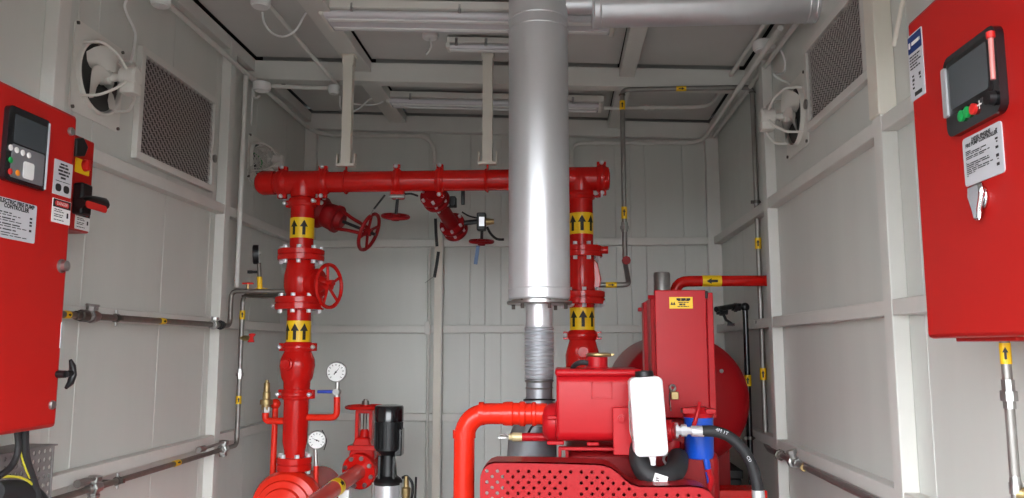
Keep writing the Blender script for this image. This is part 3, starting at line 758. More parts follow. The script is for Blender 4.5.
cable('white cable looping from the ceiling box to the front batten light', [A(262, 8, Y=3.1), A(264, 22, Y=3.1), A(272, 33, Y=3.1), A(284, 36.5, Y=3.1), A(296, 30, Y=3.1), A(304, 16, Y=3.1), A(310, 10, Y=3.1), A(321, 8, Y=3.1)])
cable('white cable curving from the hanger to the rear batten light', [A(340, 96, Y=3.7), A(341, 108, Y=3.75), A(350, 112, Y=3.9), A(360, 108, Y=4.0), A(370, 99, Y=4.05), A(384, 96, Y=4.1)])
cable('short white cable under the rear batten light end', [A(352, 104, Y=4.05), A(368, 105, Y=4.08), A(378, 104, Y=4.1), A(388, 99, Y=4.1)])
cable('white cable dropping from above to the big left fan', [A(131, -6, X=XL+.05), A(125, 4, X=XL+.04), A(127, 14, X=XL+.03), A(135, 32, X=XL+.03), A(134, 48, X=XL+.06), A(131, 62, X=XL+.09)])
cable('grey cable hanging from the junction box to the rear left fan', [A(260, 96, Y=3.6), A(255, 98, Y=3.62), A(253, 88, Y=3.62), A(252, 106, Y=3.65), A(251, 124, Y=3.7), A(247, 140, Y=3.8), A(252, 150, Y=3.8), A(259, 157, Y=3.8)])
cable('white cable from the junction box down to the right fan', [A(781, 50, Y=3.15), A(785, 62, Y=3.15), A(783, 73, Y=3.15), A(774, 74, Y=3.1), A(781, 80, Y=3.1), A(790, 84, Y=3.1), A(791.5, 95, Y=3.1)])

# ------------------------------------------------------------------ wall fans
def fan(label, c, sx, R, name='exhaust_fan'):
    """c: centre on the wall face, sx: +1 looks into the room along +X"""
    c = V(c); ax = V((sx,0,0))
    t = thing(name, label, 'fan', c, 'wall fans')
    P = lambda d, a, r: c + ax*d + V((0, math.cos(a)*r, math.sin(a)*r))
    part('mount_plate', MB().prism(rrect(R*2.35, R*2.5, .02), c + ax*.0005, (0,1,0), (0,0,1), ax*.004), 'fan_plastic', t)
    part('dark_throat', MB().lathe(c + ax*.005, ax, [(0, R*.93), (.001, R*.93)], 32), 'throat', t)
    part('ring', MB().lathe(c + ax*.004, ax, [(0, R*1.03), (.014, R*1.03), (.017, R), (.014, R*.96), (.004, R*.95)], 40, caps=False), 'fan_plastic', t)
    for k in range(4):
        a0 = k*PI/2 + .5; mb = MB(); rows = []
        for i in range(5):
            r = R*(.16 + .72*i/4); wdt = (.34 + .36*math.sin(PI*(i+.6)/5.2))
            tw = .028*(1-.1*i)
            row = []
            for j in range(5):
                s = j/4-.5; row.append(P(.03 - s*2*tw + .006*math.cos(PI*s), a0 + s*wdt*2.1, r))
            rows.append(row)
        vv = [p for row in rows for p in row]; vv2 = [p + ax*.003 for p in vv]; ff = []
        for i in range(4):
            for j in range(4):
                q = (i*5+j, i*5+j+1, (i+1)*5+j+1, (i+1)*5+j); ff.append(q); ff.append(tuple(x+25 for x in reversed(q)))
        mb.add(vv+vv2, ff)
        part('blade', mb, 'fan_plastic', t)
    part('hub', MB().lathe(c + ax*.012, ax, [(0, R*.2), (.035, R*.2), (.04, R*.12), (.075, R*.1)], 20), 'fan_plastic', t)
    part('motor', MB().lathe(c + ax*.085, ax, [(0, R*.2), (.004, R*.27), (.05, R*.27), (.056, R*.2)], 24), 'fan_plastic', t)
    part('terminal_box', MB().box(c + ax*.115 + V((0, .0, -R*.34)), (.05, R*.4, R*.3)), 'fan_plastic', t, bevel=.004)
    for k in range(4):
        a0 = PI/4 + k*PI/2
        part('cage_arm', MB().tube([P(.004, a0, R*1.06), P(.065, a0, R*1.05), P(.10, a0, R*.7), P(.112, a0, R*.25)], .0048, 8, .015), 'fan_plastic', t)
    mb = MB()
    for sy in (-1, 1):
        for sz in (-1, 1): mb.lathe(c + V((0, sy*R*1.08, sz*R*1.15)), ax, [(0, .006), (.010, .006)], 8)
    part('screws', mb, 'steel_dark', t)
    return t
fan('large white extractor fan above the left red controller', A(97, 78, X=XL), 1, .118)
fan('rear white fan half hidden behind the header end at the left', A(256, 160, X=XL), 1, .09)
fan('white extractor fan high on the right wall beside the vent', A(797, 116, X=XR), -1, .115)
# tangle of wires at the rear fan
mb = MB()
for k in range(9):
    p0 = A(252+random.uniform(-3,4), 150+random.uniform(-4,4), Y=3.72)
    pts = [p0]
    for j in range(4): pts.append(p0 + V((random.uniform(0,.11), random.uniform(-.05,.05), random.uniform(-.12,.03)-j*.02)))
    mb.tube(pts, .003, 6, smooth=True, seg=4)
solo('wire_tangle', mb, 'wire_grey', 'tangle of pale wires behind the left end of the header', 'wires', kind='stuff')
cable('green wire among the pale tangle at the header end', [A(253, 152, Y=3.72), A(259, 157, Y=3.72), A(262, 163, Y=3.72), A(258, 172, Y=3.72)], .003, 'green')
cable('dark curved cable left of the header end cap', [A(249, 150, Y=3.72), A(248, 165, Y=3.72), A(250, 180, Y=3.7), A(257, 192, Y=3.68)], .003, 'wire_grey')

# ------------------------------------------------------------------ mesh vents
def vent(label, X, sg, y0, y1, z0, z1):
    t = thing('mesh_vent', label, 'vent', (X, (y0+y1)/2, z0), 'wall vents')
    F = .028
    part('backing', MB().bb((X, y0, z0), (X+sg*.004, y1, z1)), 'mesh_back', t)
    for a0, a1, b0, b1 in ((y0-F, y1+F, z1, z1+F), (y0-F, y1+F, z0-F, z0), (y0-F, y0, z0, z1), (y1, y1+F, z0, z1)):
        part('frame_strip', MB().bb((X, a0, b0), (X+sg*.022, a1, b1)), 'steel_white', t, bevel=.002)
    mb = MB(); n = 44; w = y1-y0; hh = z1-z0
    rows = int(hh/.0125); cols = int(w/.016)
    for i in range(rows):                                   # expanded metal: zig-zag strands
        z = z0 + (i+.5)*hh/rows; vv = []; ff = []
        for j in range(cols+1):
            y = y0 + j*w/cols; dz_ = (.0045 if (j+i) % 2 else -.0045)
            xx = X + sg*(.009 + (.004 if (j+i) % 2 else 0))
            vv += [(xx, y, z+dz_-.0022), (xx+sg*.004, y, z+dz_+.0022)]
        for j in range(cols): ff.append((2*j, 2*j+2, 2*j+3, 2*j+1))
        mb.add(vv, ff)
    part('mesh_strands', mb, 'mesh_wire', t, smooth=False, kind='stuff')
    part('turn_latch', MB().lathe((X+sg*.022, (y1+F*.5), (z0+z1)/2-.06), (sg,0,0), [(0, .018), (.006, .018), (.008, .01)], 16), 'zinc', t)
    return t
y0 = A(138, 100, X=XL).y; y1 = A(208.5, 140, X=XL).y
vent('grey mesh vent panel beside the left fan', XL+.001, 1, y0, y1, A(138, 153.5, X=XL).z, A(140, 55, X=XL).z)
y0 = A(870, 60, X=XR).y; y1 = A(813, 80, X=XR).y
vent('grey mesh vent panel on the right wall beside the fan', XR-.001, -1, y0+.0, y1, A(815, 122, X=XR).z, A(812, 52, X=XR).z)

# ------------------------------------------------------------------ flat plates on wall-facing panels
def rectX(X, TL, TR, BR, BL):
    p = [A(*q, X=X) for q in (TL, TR, BR, BL)]
    ya = (p[0].y+p[3].y)/2; yb = (p[1].y+p[2].y)/2; zt = (p[0].z+p[1].z)/2; zb = (p[2].z+p[3].z)/2
    return ya, yb, zb, zt
def plateX(name, parent, X, sg, R_, mt, th=.002, rad=.004, **k):
    ya, yb, zb, zt = R_; c = V((X, (ya+yb)/2, (zb+zt)/2))
    return part(name, MB().prism(rrect(abs(yb-ya), zt-zb, rad), c, (0,1,0), (0,0,1), V((sg*th,0,0))), mt, parent, smooth=False, **k)
def sub(R_, u0, u1, v0, v1):       # u along reading direction, v downwards
    ya, yb, zb, zt = R_
    return ya+(yb-ya)*u0, ya+(yb-ya)*u1, zt-(zt-zb)*v1, zt-(zt-zb)*v0
def dot(name, parent, X, sg, p, r, mt, th=.0018, n=18):
    return part(name, MB().lathe((X, p.y, p.z), (sg,0,0), [(0, r), (th*.7, r), (th, r*.85)], n), mt, parent)
def tx_(parent, X, sg, R_, u, v, body, size, mt='ink', align='CENTER', spacing=1.0, thick=0):
    ya, yb, zb, zt = R_
    return text(body, size, mt, parent, (X, ya+(yb-ya)*u, zt-(zt-zb)*v), (0, sg, 0), (0,0,1), align, spacing=spacing, thick=thick)

def printlines(parent, o, ux, uy, w, rows, mt='ink', name='print', words=(.08, .22)):
    """small print too fine to read: broken dark lines; rows = (v, u0, u1, height)"""
    mb = MB(); o, ux, uy = V(o), V(ux), V(uy)
    for v, u0, u1, hh in rows:
        u = u0
        while u < u1 - .01:
            e = min(u1, u + random.uniform(*words))
            mb.add([o + ux*u*w + uy*(v-hh/2), o + ux*e*w + uy*(v-hh/2), o + ux*e*w + uy*(v+hh/2), o + ux*u*w + uy*(v+hh/2)], [(0,1,2,3)])
            u = e + .025
    return part(name, mb, mt, parent, smooth=False, kind='stuff')
def plX(parent, X, sg, R_, rows, mt='ink', words=(.08, .22)):
    ya, yb, zb, zt = R_; H_ = zt-zb
    return printlines(parent, (X, ya, zt), (0, sg, 0), (0,0,1), abs(yb-ya), [(-v*H_, u0, u1, h_*H_) for v, u0, u1, h_ in rows], mt, words=words)

# left: electric fire pump controller
PX = -1.22
yf = A(69, 250, X=PX).y; zt_ = A(79, 117, X=PX).z; zb_ = A(57, 427, X=PX).z
pl = thing('pump_controller', 'red electric fire pump controller cabinet on the left wall', 'cabinet', (XL, yf-.35, zb_), 'pump controllers')
part('body', MB().bb((XL+.046, yf-.74, zb_+.012), (PX-.022, yf-.012, zt_-.008)), 'red_panel', pl, bevel=.006)
dr = part('door', MB().bb((PX-.022, yf-.76, zb_), (PX, yf, zt_)), 'red_panel', pl, bevel=.010)
R_ = rectX(PX, (4, 106), (46.5, 120), (40.5, 190.5), (-1, 181))
bz = plateX('display_bezel', pl, PX, 1, R_, 'black_gloss', .012, .012)
plateX('screen', bz, PX+.0121, 1, sub(R_, .14, .9, .1, .48), 'screen', .001, .004)
plateX('keypad', bz, PX+.0121, 1, sub(R_, .12, .9, .5, .94), 'grey_metal', .001, .004)
plateX('cover_edge', bz, PX+.0121, 1, sub(R_, .95, .985, .03, .97), 'plate', .002, .001)
for k in range(4): dot('button', bz, PX+.013, 1, A(10.5+6.1*k, 147.5+2.6*k, X=PX+.013), .0068, 'white_plastic')
dot('button', bz, PX+.013, 1, A(10.5, 160, X=PX+.013), .0068, 'green')
dot('button', bz, PX+.013, 1, A(10, 171.5, X=PX+.013), .0068, 'button_red')
dot('button', bz, PX+.013, 1, A(17.5, 173, X=PX+.013), .0068, 'button_orange')
plateX('arrow_pad', bz, PX+.013, 1, rectX(PX+.013, (23, 161), (33.5, 164), (33.5, 181), (23, 178)), 'white_plastic', .0015, .006)
R_ = rectX(PX, (-8, 194), (36, 206), (34, 243), (-10, 236))
sg_ = plateX('name_plate', pl, PX, 1, R_, 'plate', .002, .004)
tx_(sg_, PX+.0026, 1, R_, .52, .14, 'ELECTRIC FIRE PUMP\nCONTROLLER', .0128, spacing=.8, thick=.0006)
plX(sg_, PX+.0026, 1, R_, [(.36, .1, .42, .03), (.42, .1, .62, .022), (.5, .1, .5, .03), (.56, .1, .66, .022), (.64, .1, .62, .03), (.7, .1, .78, .022), (.78, .1, .54, .03), (.86, .1, .6, .022), (.92, .1, .8, .022)])
plX(sg_, PX+.0026, 1, R_, [(.38, .84, .9, .05), (.48, .84, .9, .05), (.56, .84, .9, .05), (.7, .84, .9, .06)])
R_ = rectX(PX, (54, 158), (72, 165), (70.5, 199), (52.5, 193))
lb = plateX('instruction_label', pl, PX, 1, R_, 'plate', .0015, .002)
plX(lb, PX+.002, 1, R_, [(.1, .3, .7, .05), (.19, .24, .76, .06), (.29, .2, .85, .06), (.39, .24, .8, .06), (.49, .36, .64, .06), (.6, .1, .9, .02)], words=(.2, .4))
for u in (.28, .72): plateX('pictogram', lb, PX+.0016, 1, sub(R_, u-.16, u+.16, .68, .9), 'ink', .0004, .008)
R_ = rectX(PX, (52.5, 196), (70.5, 204), (69, 226), (51, 221))
lb = plateX('danger_label', pl, PX, 1, R_, 'white_plastic', .0015, .002)
plateX('header_strip', lb, PX+.0016, 1, sub(R_, .02, .98, .02, .36), 'ink', .0003, .001)
plateX('danger_oval', lb, PX+.002, 1, sub(R_, .12, .88, .08, .3), 'caution_red', .0003, .006)
tx_(lb, PX+.0026, 1, R_, .5, .19, 'DANGER', .0105, 'white_plastic')
plX(lb, PX+.002, 1, R_, [(.45, .1, .55, .035), (.53, .1, .62, .035), (.66, .1, .6, .035), (.74, .1, .55, .035), (.88, .1, .66, .035), (.62, .78, .88, .22)])
for q, r in (((70, 131.5), .011), ((51, 405), .011)): dot('door_screw', pl, PX, 1, A(*q, X=PX), r, 'zinc', .008, 8)
p = A(61, 266, X=PX)
lt = part('door_lock', MB().lathe((PX, p.y, p.z), (1,0,.0), [(0, .017), (.004, .017), (.006, .013), (.016, .013), (.018, .009)], 16), 'zinc', pl)
# black pull handle beyond the door edge
hp = A(67, 375, X=PX+.01)
hz_ = A(60, 374, X=PX).z; hx = PX+.022
hh = part('pull_handle', MB().cyl((PX, yf-.012, hz_), (hx, yf-.012, hz_), .009, n=12).cyl((hx, yf-.012, hz_), A(71, 373, X=hx), .008, n=12), 'black', pl)
mb = MB().tube([A(70.5, 360, X=hx), A(72.5, 366, X=hx), A(73, 375, X=hx), A(70.5, 383, X=hx), A(66, 388, X=hx)], [.004, .008, .009, .008, .004], 10)
part('grip', mb, 'black', hh)
R_ = rectX(PX, (61.3, 322), (62.8, 322), (60.5, 348), (59, 348)); plateX('edge_label', pl, PX, 1, R_, 'plate', .001, .001)
# isolator box on the far side
DX = -1.36
ds = thing('isolator_box', 'narrow red isolator box with yellow rotary switch behind the left controller', 'switch box', (XL, yf+.1, A(85, 235, X=DX).z))
R_ = rectX(DX, (62, 128), (94, 142), (90, 235), (60, 226))
part('body', MB().bb((XL+.046, yf+.006, R_[2]), (DX, R_[1], R_[3])), 'red_panel', ds, bevel=.005)
R2_ = rectX(DX, (75.5, 157), (89, 163), (88, 177), (74.5, 171))
yp = plateX('yellow_plate', ds, DX, 1, R2_, 'yellow', .003, .003)
k0 = A(84, 165.5, X=DX)
part('rotary_knob', MB().lathe((DX+.003, k0.y, k0.z), (1,0,0), [(0, .018), (.010, .016), (.012, .011)], 16).box((DX+.014, k0.y, k0.z), (.010, .009, .03)), 'button_red', yp)
part('lever_shroud', MB().prism([(-.03, .03), (.0, .042), (.025, .02), (.012, -.01), (-.03, -.02)], A(78, 160, X=DX) + V((.001,-.012,.02)), (0,1,0), (0,0,1), (.02,0,0)), 'black', ds, bevel=.003)
for q in ((86, 187),): dot('screw', ds, DX, 1, A(*q, X=DX), .009, 'zinc', .005, 8)
pv = A(76, 201, X=DX)
part('pivot', MB().bb(pv + V((0,-.02,-.04)), pv + V((.03,.03,.05))), 'black', ds, bevel=.006)
ha, hb = A(80, 203, X=DX+.03), A(107, 205, X=DX+.03)
hv = part('operating_lever', MB().tube([ha, A(86, 202, X=DX+.03), A(95, 202.5, X=DX+.03), A(103, 204, X=DX+.03), A(106, 205.5, X=DX+.03)], [.015, .018, .019, .019, .012], 12), 'black', ds)
part('red_grip', MB().prism(rrect(.10, .020, .009), A(96, 207, X=DX+.05), (0,1,0), (0,0,1), (.003,0,0)), 'button_red', hv)
R_ = rectX(DX, (75.5, 207), (90, 213), (88.5, 233), (74.5, 227))
lb = plateX('danger_label', ds, DX, 1, R_, 'white_plastic', .0015, .002)
plateX('header_strip', lb, DX+.0016, 1, sub(R_, .02, .98, .02, .34), 'ink', .0003, .001)
plateX('danger_oval', lb, DX+.002, 1, sub(R_, .14, .86, .07, .29), 'caution_red', .0003, .005)
plX(lb, DX+.002, 1, R_, [(.45, .1, .55, .035), (.53, .1, .62, .035), (.66, .1, .6, .035), (.74, .1, .55, .035), (.88, .1, .66, .035), (.62, .78, .88, .2)])
# cables under the controller, tray
ct = thing('cable_tray', 'perforated grey cable tray below the left controller', 'cable tray', (XL, 1.6, .6))
TX = XL+.11
def perforated(o, u, v, w, W, H, nx, ny, r, stag=False, hn=6):
    mb = MB(); cw, ch = W/nx, H/ny; o, u, v, w = V(o), V(u), V(v), V(w)
    for i in range(nx):
        for j in range(ny):
            c = o + u*(i+.5)*cw + v*(j+.5)*ch
            sq = [(-.5,-.5),(0,-.5),(.5,-.5),(.5,0),(.5,.5),(0,.5),(-.5,.5),(-.5,0)]
            outer = [c + u*x*cw + v*y*ch for x, y in sq]
            if stag and (i+j) % 2: mb.add([outer[0], outer[2], outer[4], outer[6]], [(0,1,2,3)]); continue
            inner = [c + (u*math.cos(-.75*PI+PI/4*k) + v*math.sin(-.75*PI+PI/4*k))*r for k in range(8)]
            back = [p + w for p in inner]
            mb.add(outer+inner+back, [(k, (k+1) % 8, 8+(k+1) % 8, 8+k) for k in range(8)] + [(8+k, 8+(k+1) % 8, 16+(k+1) % 8, 16+k) for k in range(8)])
    return mb
ytr = A(52, 470, X=TX).y; ztr = A(50, 446, X=TX).z
part('perforated_side', perforated((TX, ytr-1.0, ztr-.5), (0,1,0), (0,0,1), (-.003,0,0), 1.0, .5, 44, 22, .0065), 'tray', ct, smooth=False)
part('tray_flange', MB().bb((XL+.002, ytr-1.0, ztr), (TX+.012, ytr, ztr+.004)).bb((TX-.001, ytr-.004, ztr-.5), (TX+.003, ytr, ztr)), 'tray', ct)
part('tray_back', MB().bb((XL+.002, ytr-1.0, ztr-.5), (XL+.006, ytr, ztr)), 'tray', ct)
CXX = PX-.06
for lbl, q, r, mt in (('thick black cable from the controller bending towards the frame edge', [(17, 428), (18.5, 445), (16, 458), (10, 468), (-2, 477)], .0075, 'rubber'),
                      ('thick black cable from the controller dropping straight down', [(25, 428), (25, 445), (27, 462), (33, 480), (40, 503)], .009, 'rubber'),
                      ('yellow earth wire looping under the controller', [(-4, 477.5), (10, 476.5), (22, 478), (32, 484), (38, 493), (40, 503)], .003, 'wire_yellow'),
                      ('thin yellow earth wire running up between the black cables', [(19, 446), (22, 458), (26, 470), (31, 480)], .0022, 'wire_yellow')):
    cable(lbl, [A(x, y, X=CXX) for x, y in q], r, mt)
solo('cable_bundle', MB().tube([A(-5, 492, X=CXX-.02), A(15, 490, X=CXX-.02), A(32, 496, X=CXX-.02), A(45, 512, X=CXX-.02)], .024, 12, smooth=True), 'rubber', 'thick black sleeve at the bottom left corner', 'cable', 'loose cables')

# right: diesel engine controller
QX = .70
yr = A(918, 200, X=QX).y; zt_ = A(904.5, 26, X=QX).z; zb_ = A(932, 338.5, X=QX).z
pr_ = thing('pump_controller', 'large red diesel pump controller cabinet on the right wall', 'cabinet', (XR, yr-.3, zb_), 'pump controllers')
part('body', MB().bb((QX+.022, yr-.68, zb_+.012), (XR-.044, yr-.008, zt_-.008)), 'red_panel', pr_, bevel=.006)
part('door', MB().bb((QX, yr-.70, zb_), (QX+.022, yr, zt_)), 'red_panel', pr_, bevel=.008)
part('mounting_brackets', MB().bb((XR-.044, yr-.15, zt_-.1), (XR-.001, yr-.1, zt_-.05)).bb((XR-.044, yr-.15, zb_+.05), (XR-.001, yr-.1, zb_+.1)), 'red_panel', pr_)
yy = A(1000, 338, X=QX+.08).y
part('cable_gland_plate', MB().bb((QX+.03, yy-.14, zb_-.006), (QX+.19, yy+.055, zb_+.012)), 'red_panel', pr_, bevel=.002)
R_ = rectX(QX, (950, 60), (1004, 22), (1009, 111), (955, 139))
R_ = (R_[0], R_[1], R_[2], R_[3])
def pX(name, par, R_, mt, th, rad, X=QX): return plateX(name, par, X, -1, R_, mt, th, rad)
bz = pX('display_bezel', pr_, R_, 'black_gloss', .013, .018)
X2 = QX-.0131
pX('screen', bz, sub(R_, .12, .84, .14, .68), 'screen', .001, .004, X2)
pX('screen_frame', bz, sub(R_, .07, .9, .08, .74), 'black', .0006, .008, X2)
p0 = A(949, 62, X=X2); p1 = A(953, 112, X=X2)
lc = pX('silver_latch', bz, sub(R_, -.01, .08, .12, .74), 'chrome', .004, .004, X2)
part('fuse_tube', MB().lathe(A(990.5, 36, X=X2-.008), A(993, 76, X=X2-.008)-A(990.5, 36, X=X2-.008), [(0, .004), (.07, .004)], 12), 'tube_pink', bz)
part('tube_cap', MB().lathe(A(990.2, 32, X=X2-.008), (0,0,-1), [(0, .0065), (.010, .0065)], 12), 'button_red', bz)
for q, mt in (((963, 116), 'green'), ((968.8, 112), 'green'), ((974.8, 109), 'button_red')):
    p = A(*q, X=X2); part('button', MB().lathe((X2, p.y, p.z), (-1,0,0), [(0, .0095), (.005, .0095), (.006, .007)], 16), mt, bz)
text('+', .03, 'white_plastic', bz, (X2-.001, A(980, 105.5, X=X2).y, A(980, 105.5, X=X2).z), (0,-1,0), (0,0,1))
p = A(993, 98, X=X2); part('selector_knob', MB().lathe((X2, p.y, p.z), (-1,0,0), [(0, .012), (.01, .011)], 16), 'black', bz)
for q in ((961, 118.5), (966.5, 114.5)): pass
R_ = rectX(QX, (962.5, 140), (1001, 121), (1007, 171), (967.5, 187.5))
sg_ = pX('name_plate', pr_, R_, 'plate', .002, .006)
tx_(sg_, QX-.0026, -1, R_, .5, .14, 'DIESEL ENGINE\nFIRE PUMP CONTROLLER', .0088, spacing=.8, thick=.0004)
plX(sg_, QX-.0026, -1, R_, [(.3, .08, .24, .022), (.335, .08, .62, .022), (.37, .08, .5, .018), (.42, .08, .7, .022), (.455, .08, .56, .018), (.53, .08, .1, .018), (.56, .08, .66, .022), (.6, .08, .7, .022), (.64, .08, .4, .018), (.68, .08, .76, .022), (.72, .08, .66, .022), (.76, .08, .3, .018), (.8, .08, .12, .018)])
plX(sg_, QX-.0026, -1, R_, [(.12, .87, .91, .03), (.3, .84, .91, .04), (.36, .86, .9, .03), (.47, .84, .91, .05), (.63, .84, .91, .06), (.7, .86, .9, .02), (.8, .84, .91, .06)])
R_ = rectX(QX, (907.5, 37), (921.5, 28), (926.5, 92), (912.5, 103))
lb = pX('maker_label', pr_, R_, 'plate', .0015, .002)
pX('blue_strip', lb, sub(R_, .03, .97, .02, .28), 'navy', .0004, .002, QX-.0016)
plX(lb, QX-.0023, -1, R_, [(.15, .3, .88, .055)], 'white_plastic', words=(.5, .6))
pX('emblem', lb, sub(R_, .08, .2, .11, .2), 'white_plastic', .0004, .001, QX-.002)
plX(lb, QX-.0022, -1, R_, [(.34, .1, .85, .022), (.385, .1, .7, .022), (.43, .1, .88, .022), (.475, .1, .6, .022), (.52, .1, .8, .022)])
plX(lb, QX-.0022, -1, R_, [(.64, .2, .34, .03), (.7, .2, .36, .04), (.76, .2, .32, .03), (.82, .2, .34, .03), (.66, .66, .8, .05), (.72, .7, .82, .03)])
pX('barcode', lb, sub(R_, .3, .8, .89, .95), 'ink', .0004, .001, QX-.0016)
# chrome lock
p = A(983, 198, X=QX)
lk = part('door_lock', MB().prism(rrect(.036, .04, .015), (QX, p.y, p.z), (0,1,0), (0,0,1), (-.006,0,0)), 'lock_chrome', pr_, bevel=.002)
part('lock_cover', MB().prism([(-.02,.024),(.02,.024),(.023,.004),(.012,-.02),(.007,-.038),(-.008,-.038),(-.012,-.02),(-.023,.004)], (QX-.006, p.y, p.z), (0,1,0), (0,0,1), (-.010,0,0)), 'lock_chrome', lk, bevel=.006)
# pipe below the right controller
bx_ = QX+.08
t0 = A(1006.5, 343, X=bx_); bx_y = t0.y
cd = thing('conduit_pipe', 'stainless conduit dropping from the right controller with yellow band', 'pipe', (bx_, bx_y, 0))
zq = lambda py: A(1007, py, Y=bx_y).z
bx_ = A(1009, 400, Y=bx_y).x; bp_r = S(9, bx_y)/2
part('pipe', MB().cyl((bx_, bx_y, 0), (bx_, bx_y, zb_), bp_r, n=20), 'steel_mid', cd)
tagband(cd, (bx_, bx_y, zq(364)), (bx_, bx_y, zq(343)), bp_r+.001)
union(cd, (bx_, bx_y, zq(394)), (0,0,1), bp_r, .05)
part('sleeve', MB().lathe((bx_, bx_y, zq(494)), (0,0,1), [(0, bp_r*1.3), (.018, bp_r*1.3), (.02, bp_r*1.15), (.03, bp_r)], 20), 'steel', cd)
part('side_cock', MB().cyl((bx_, bx_y, zq(493)), (bx_+.05, bx_y-.03, zq(493)), .011, n=12).sphere((bx_+.02, bx_y-.02, zq(492)), .017), 'brass', cd)

# ------------------------------------------------------------------ sensing lines on the left wall
PL = XL+.068; pr0 = .0105
u1 = thing('sensing_pipe', 'steel sensing pipe along the middle rail of the left wall', 'pipe', A(150, 320, X=PL), 'sensing lines')
zA = A(150, 320, X=PL).z; yA0, yA1 = A(40, 311, X=PL).y, A(229.5, 326, X=PL).y
zA = (A(73, 314.5, X=PL).z + A(215, 325, X=PL).z)/2
zup = A(231, 291, X=PL).z
yE = A(231, 300, X=PL).y
part('pipe', MB().tube([(PL, yf-.012, zA), (PL, yE, zA), (PL, yE, zup), (A(285, 291, Y=HY).x, HY, zup)], pr0, 12, .03), 'steel_pipe', u1)
def onA(px): return V((PL, A(px, 318, X=PL).y, zA))
union(u1, onA(84), (0,1,0), pr0, .09, 'steel_dark')
union(u1, onA(92), (0,1,0), pr0*1.2, .05)
part('valve_neck', MB().lathe(onA(91), (.1,0,1), [(0, .014), (.018, .014), (.02, .018), (.03, .018), (.032, .022), (.038, .02)], 8), 'zinc', u1)
clamp(u1, onA(116), onA(116)-V((.06,0,0)), pr0, (0,1,0))
part('clamp_bolt', MB().cyl(onA(116)+V((0,0,-.025)), onA(116)+V((0,0,.025)), .005, n=8), 'zinc', u1)
union(u1, onA(214), (0,1,0), pr0*1.1, .05)
part('valve_neck', MB().lathe(onA(214.5), (.1,0,1), [(0, .013), (.018, .013), (.02, .018), (.032, .016)], 8), 'zinc', u1)
union(u1, onA(221), (0,1,0), pr0*1.1, .04, 'black')
tagband(u1, onA(162)-V((0,.017,0)), onA(162)+V((0,.017,0)), pr0+.001)
tagband(u1, onA(66)-V((0,.012,0)), onA(66)+V((0,.012,0)), pr0+.001)
# lower line
u2 = thing('sensing_pipe', 'steel sensing pipe along the lower rail of the left wall rising near the corner', 'pipe', A(150, 470, X=PL), 'sensing lines')
zB = (A(78, 493.5, X=PL).z + A(222, 449, X=PL).z)/2
yB = A(237, 440, X=PL).y
zB2 = A(240, 294.5, X=PL).z
part('pipe', MB().tube([(PL, 1.0, zB), (PL, yB, zB), (PL, yB, zB2), (A(285, 294.5, Y=HY+.03).x, HY+.03, zB2)], pr0*.95, 12, .03), 'steel_pipe', u2)
part('upright', MB().cyl((PL, yB, zB+.03), (PL, yB, zB2-.03), pr0, n=12), 'steel_mid', u2)
def onB(px, py=470): return V((PL, A(px, py, X=PL).y, zB))
for px in (95, 222):
    union(u2, onB(px), (0,1,0), pr0*1.15, .06)
    part('valve_neck', MB().lathe(onB(px), (.1,0,1), [(0, .015), (.02, .015), (.022, .021), (.036, .021), (.038, .012)], 8).lathe(onB(px), (.1,0,-1), [(0, .015), (.02, .015), (.022, .018), (.03, .016)], 8), 'zinc', u2)
    e_ = V((PL+.012, onB(px-(15 if px < 100 else 24)).y, zB+.03))
    part('lever', MB().cyl(onB(px)+V((.008,0,.03)), e_, .006, n=8).lathe(e_, (0,-1,0), [(-.02, .012), (.03, .012)], 10), 'steel_mid', u2)
clamp(u2, onB(118), onB(118)-V((.06,0,0)), pr0, (0,1,0))
part('clamp_bolt', MB().cyl(onB(118)+V((0,0,-.025)), onB(118)+V((0,0,.025)), .005, n=8), 'zinc', u2)
tagband(u2, onB(176)-V((0,.02,0)), onB(176)+V((0,.02,0)), pr0+.001)
def upB(py): return V((PL, yB, A(238, py, X=PL).z))
tagband(u2, upB(404), upB(396), pr0+.002); tagband(u2, upB(319), upB(310), pr0+.002)
union(u2, upB(374), (0,0,1), pr0, .045)
part('tap_body', MB().cyl(upB(338), upB(338)+V((.055,-.01,0)), .012, n=12), 'brass', u2)
tp = part('tap_handle', MB().prism([(-.02,-.016),(0,-.006),(.02,-.016),(.022,.0),(.02,.016),(0,.006),(-.02,.016)], upB(338)+V((.058,-.02,0)), (0,.3,.95), (1,0,0), (0,-.012,0)), 'button_red', u2, bevel=.002)
tq = A(247, 283, Y=HY+.02)
part('tap_stem', MB().cyl(A(248, 294, Y=HY+.02), A(248, 284, Y=HY+.02), .006, n=8), 'brass', u2)
part('tap_handle', MB().box(A(248, 283.5, Y=HY+.02), (.05, .014, .008)), 'button_red', u2, bevel=.002)
part('hose_braid', MB().tube([A(242, 296, Y=HY+.01), A(262, 297.5, Y=HY+.01), A(283, 297.5, Y=HY+.01)], .0055, 8), 'steel_dark', u2)
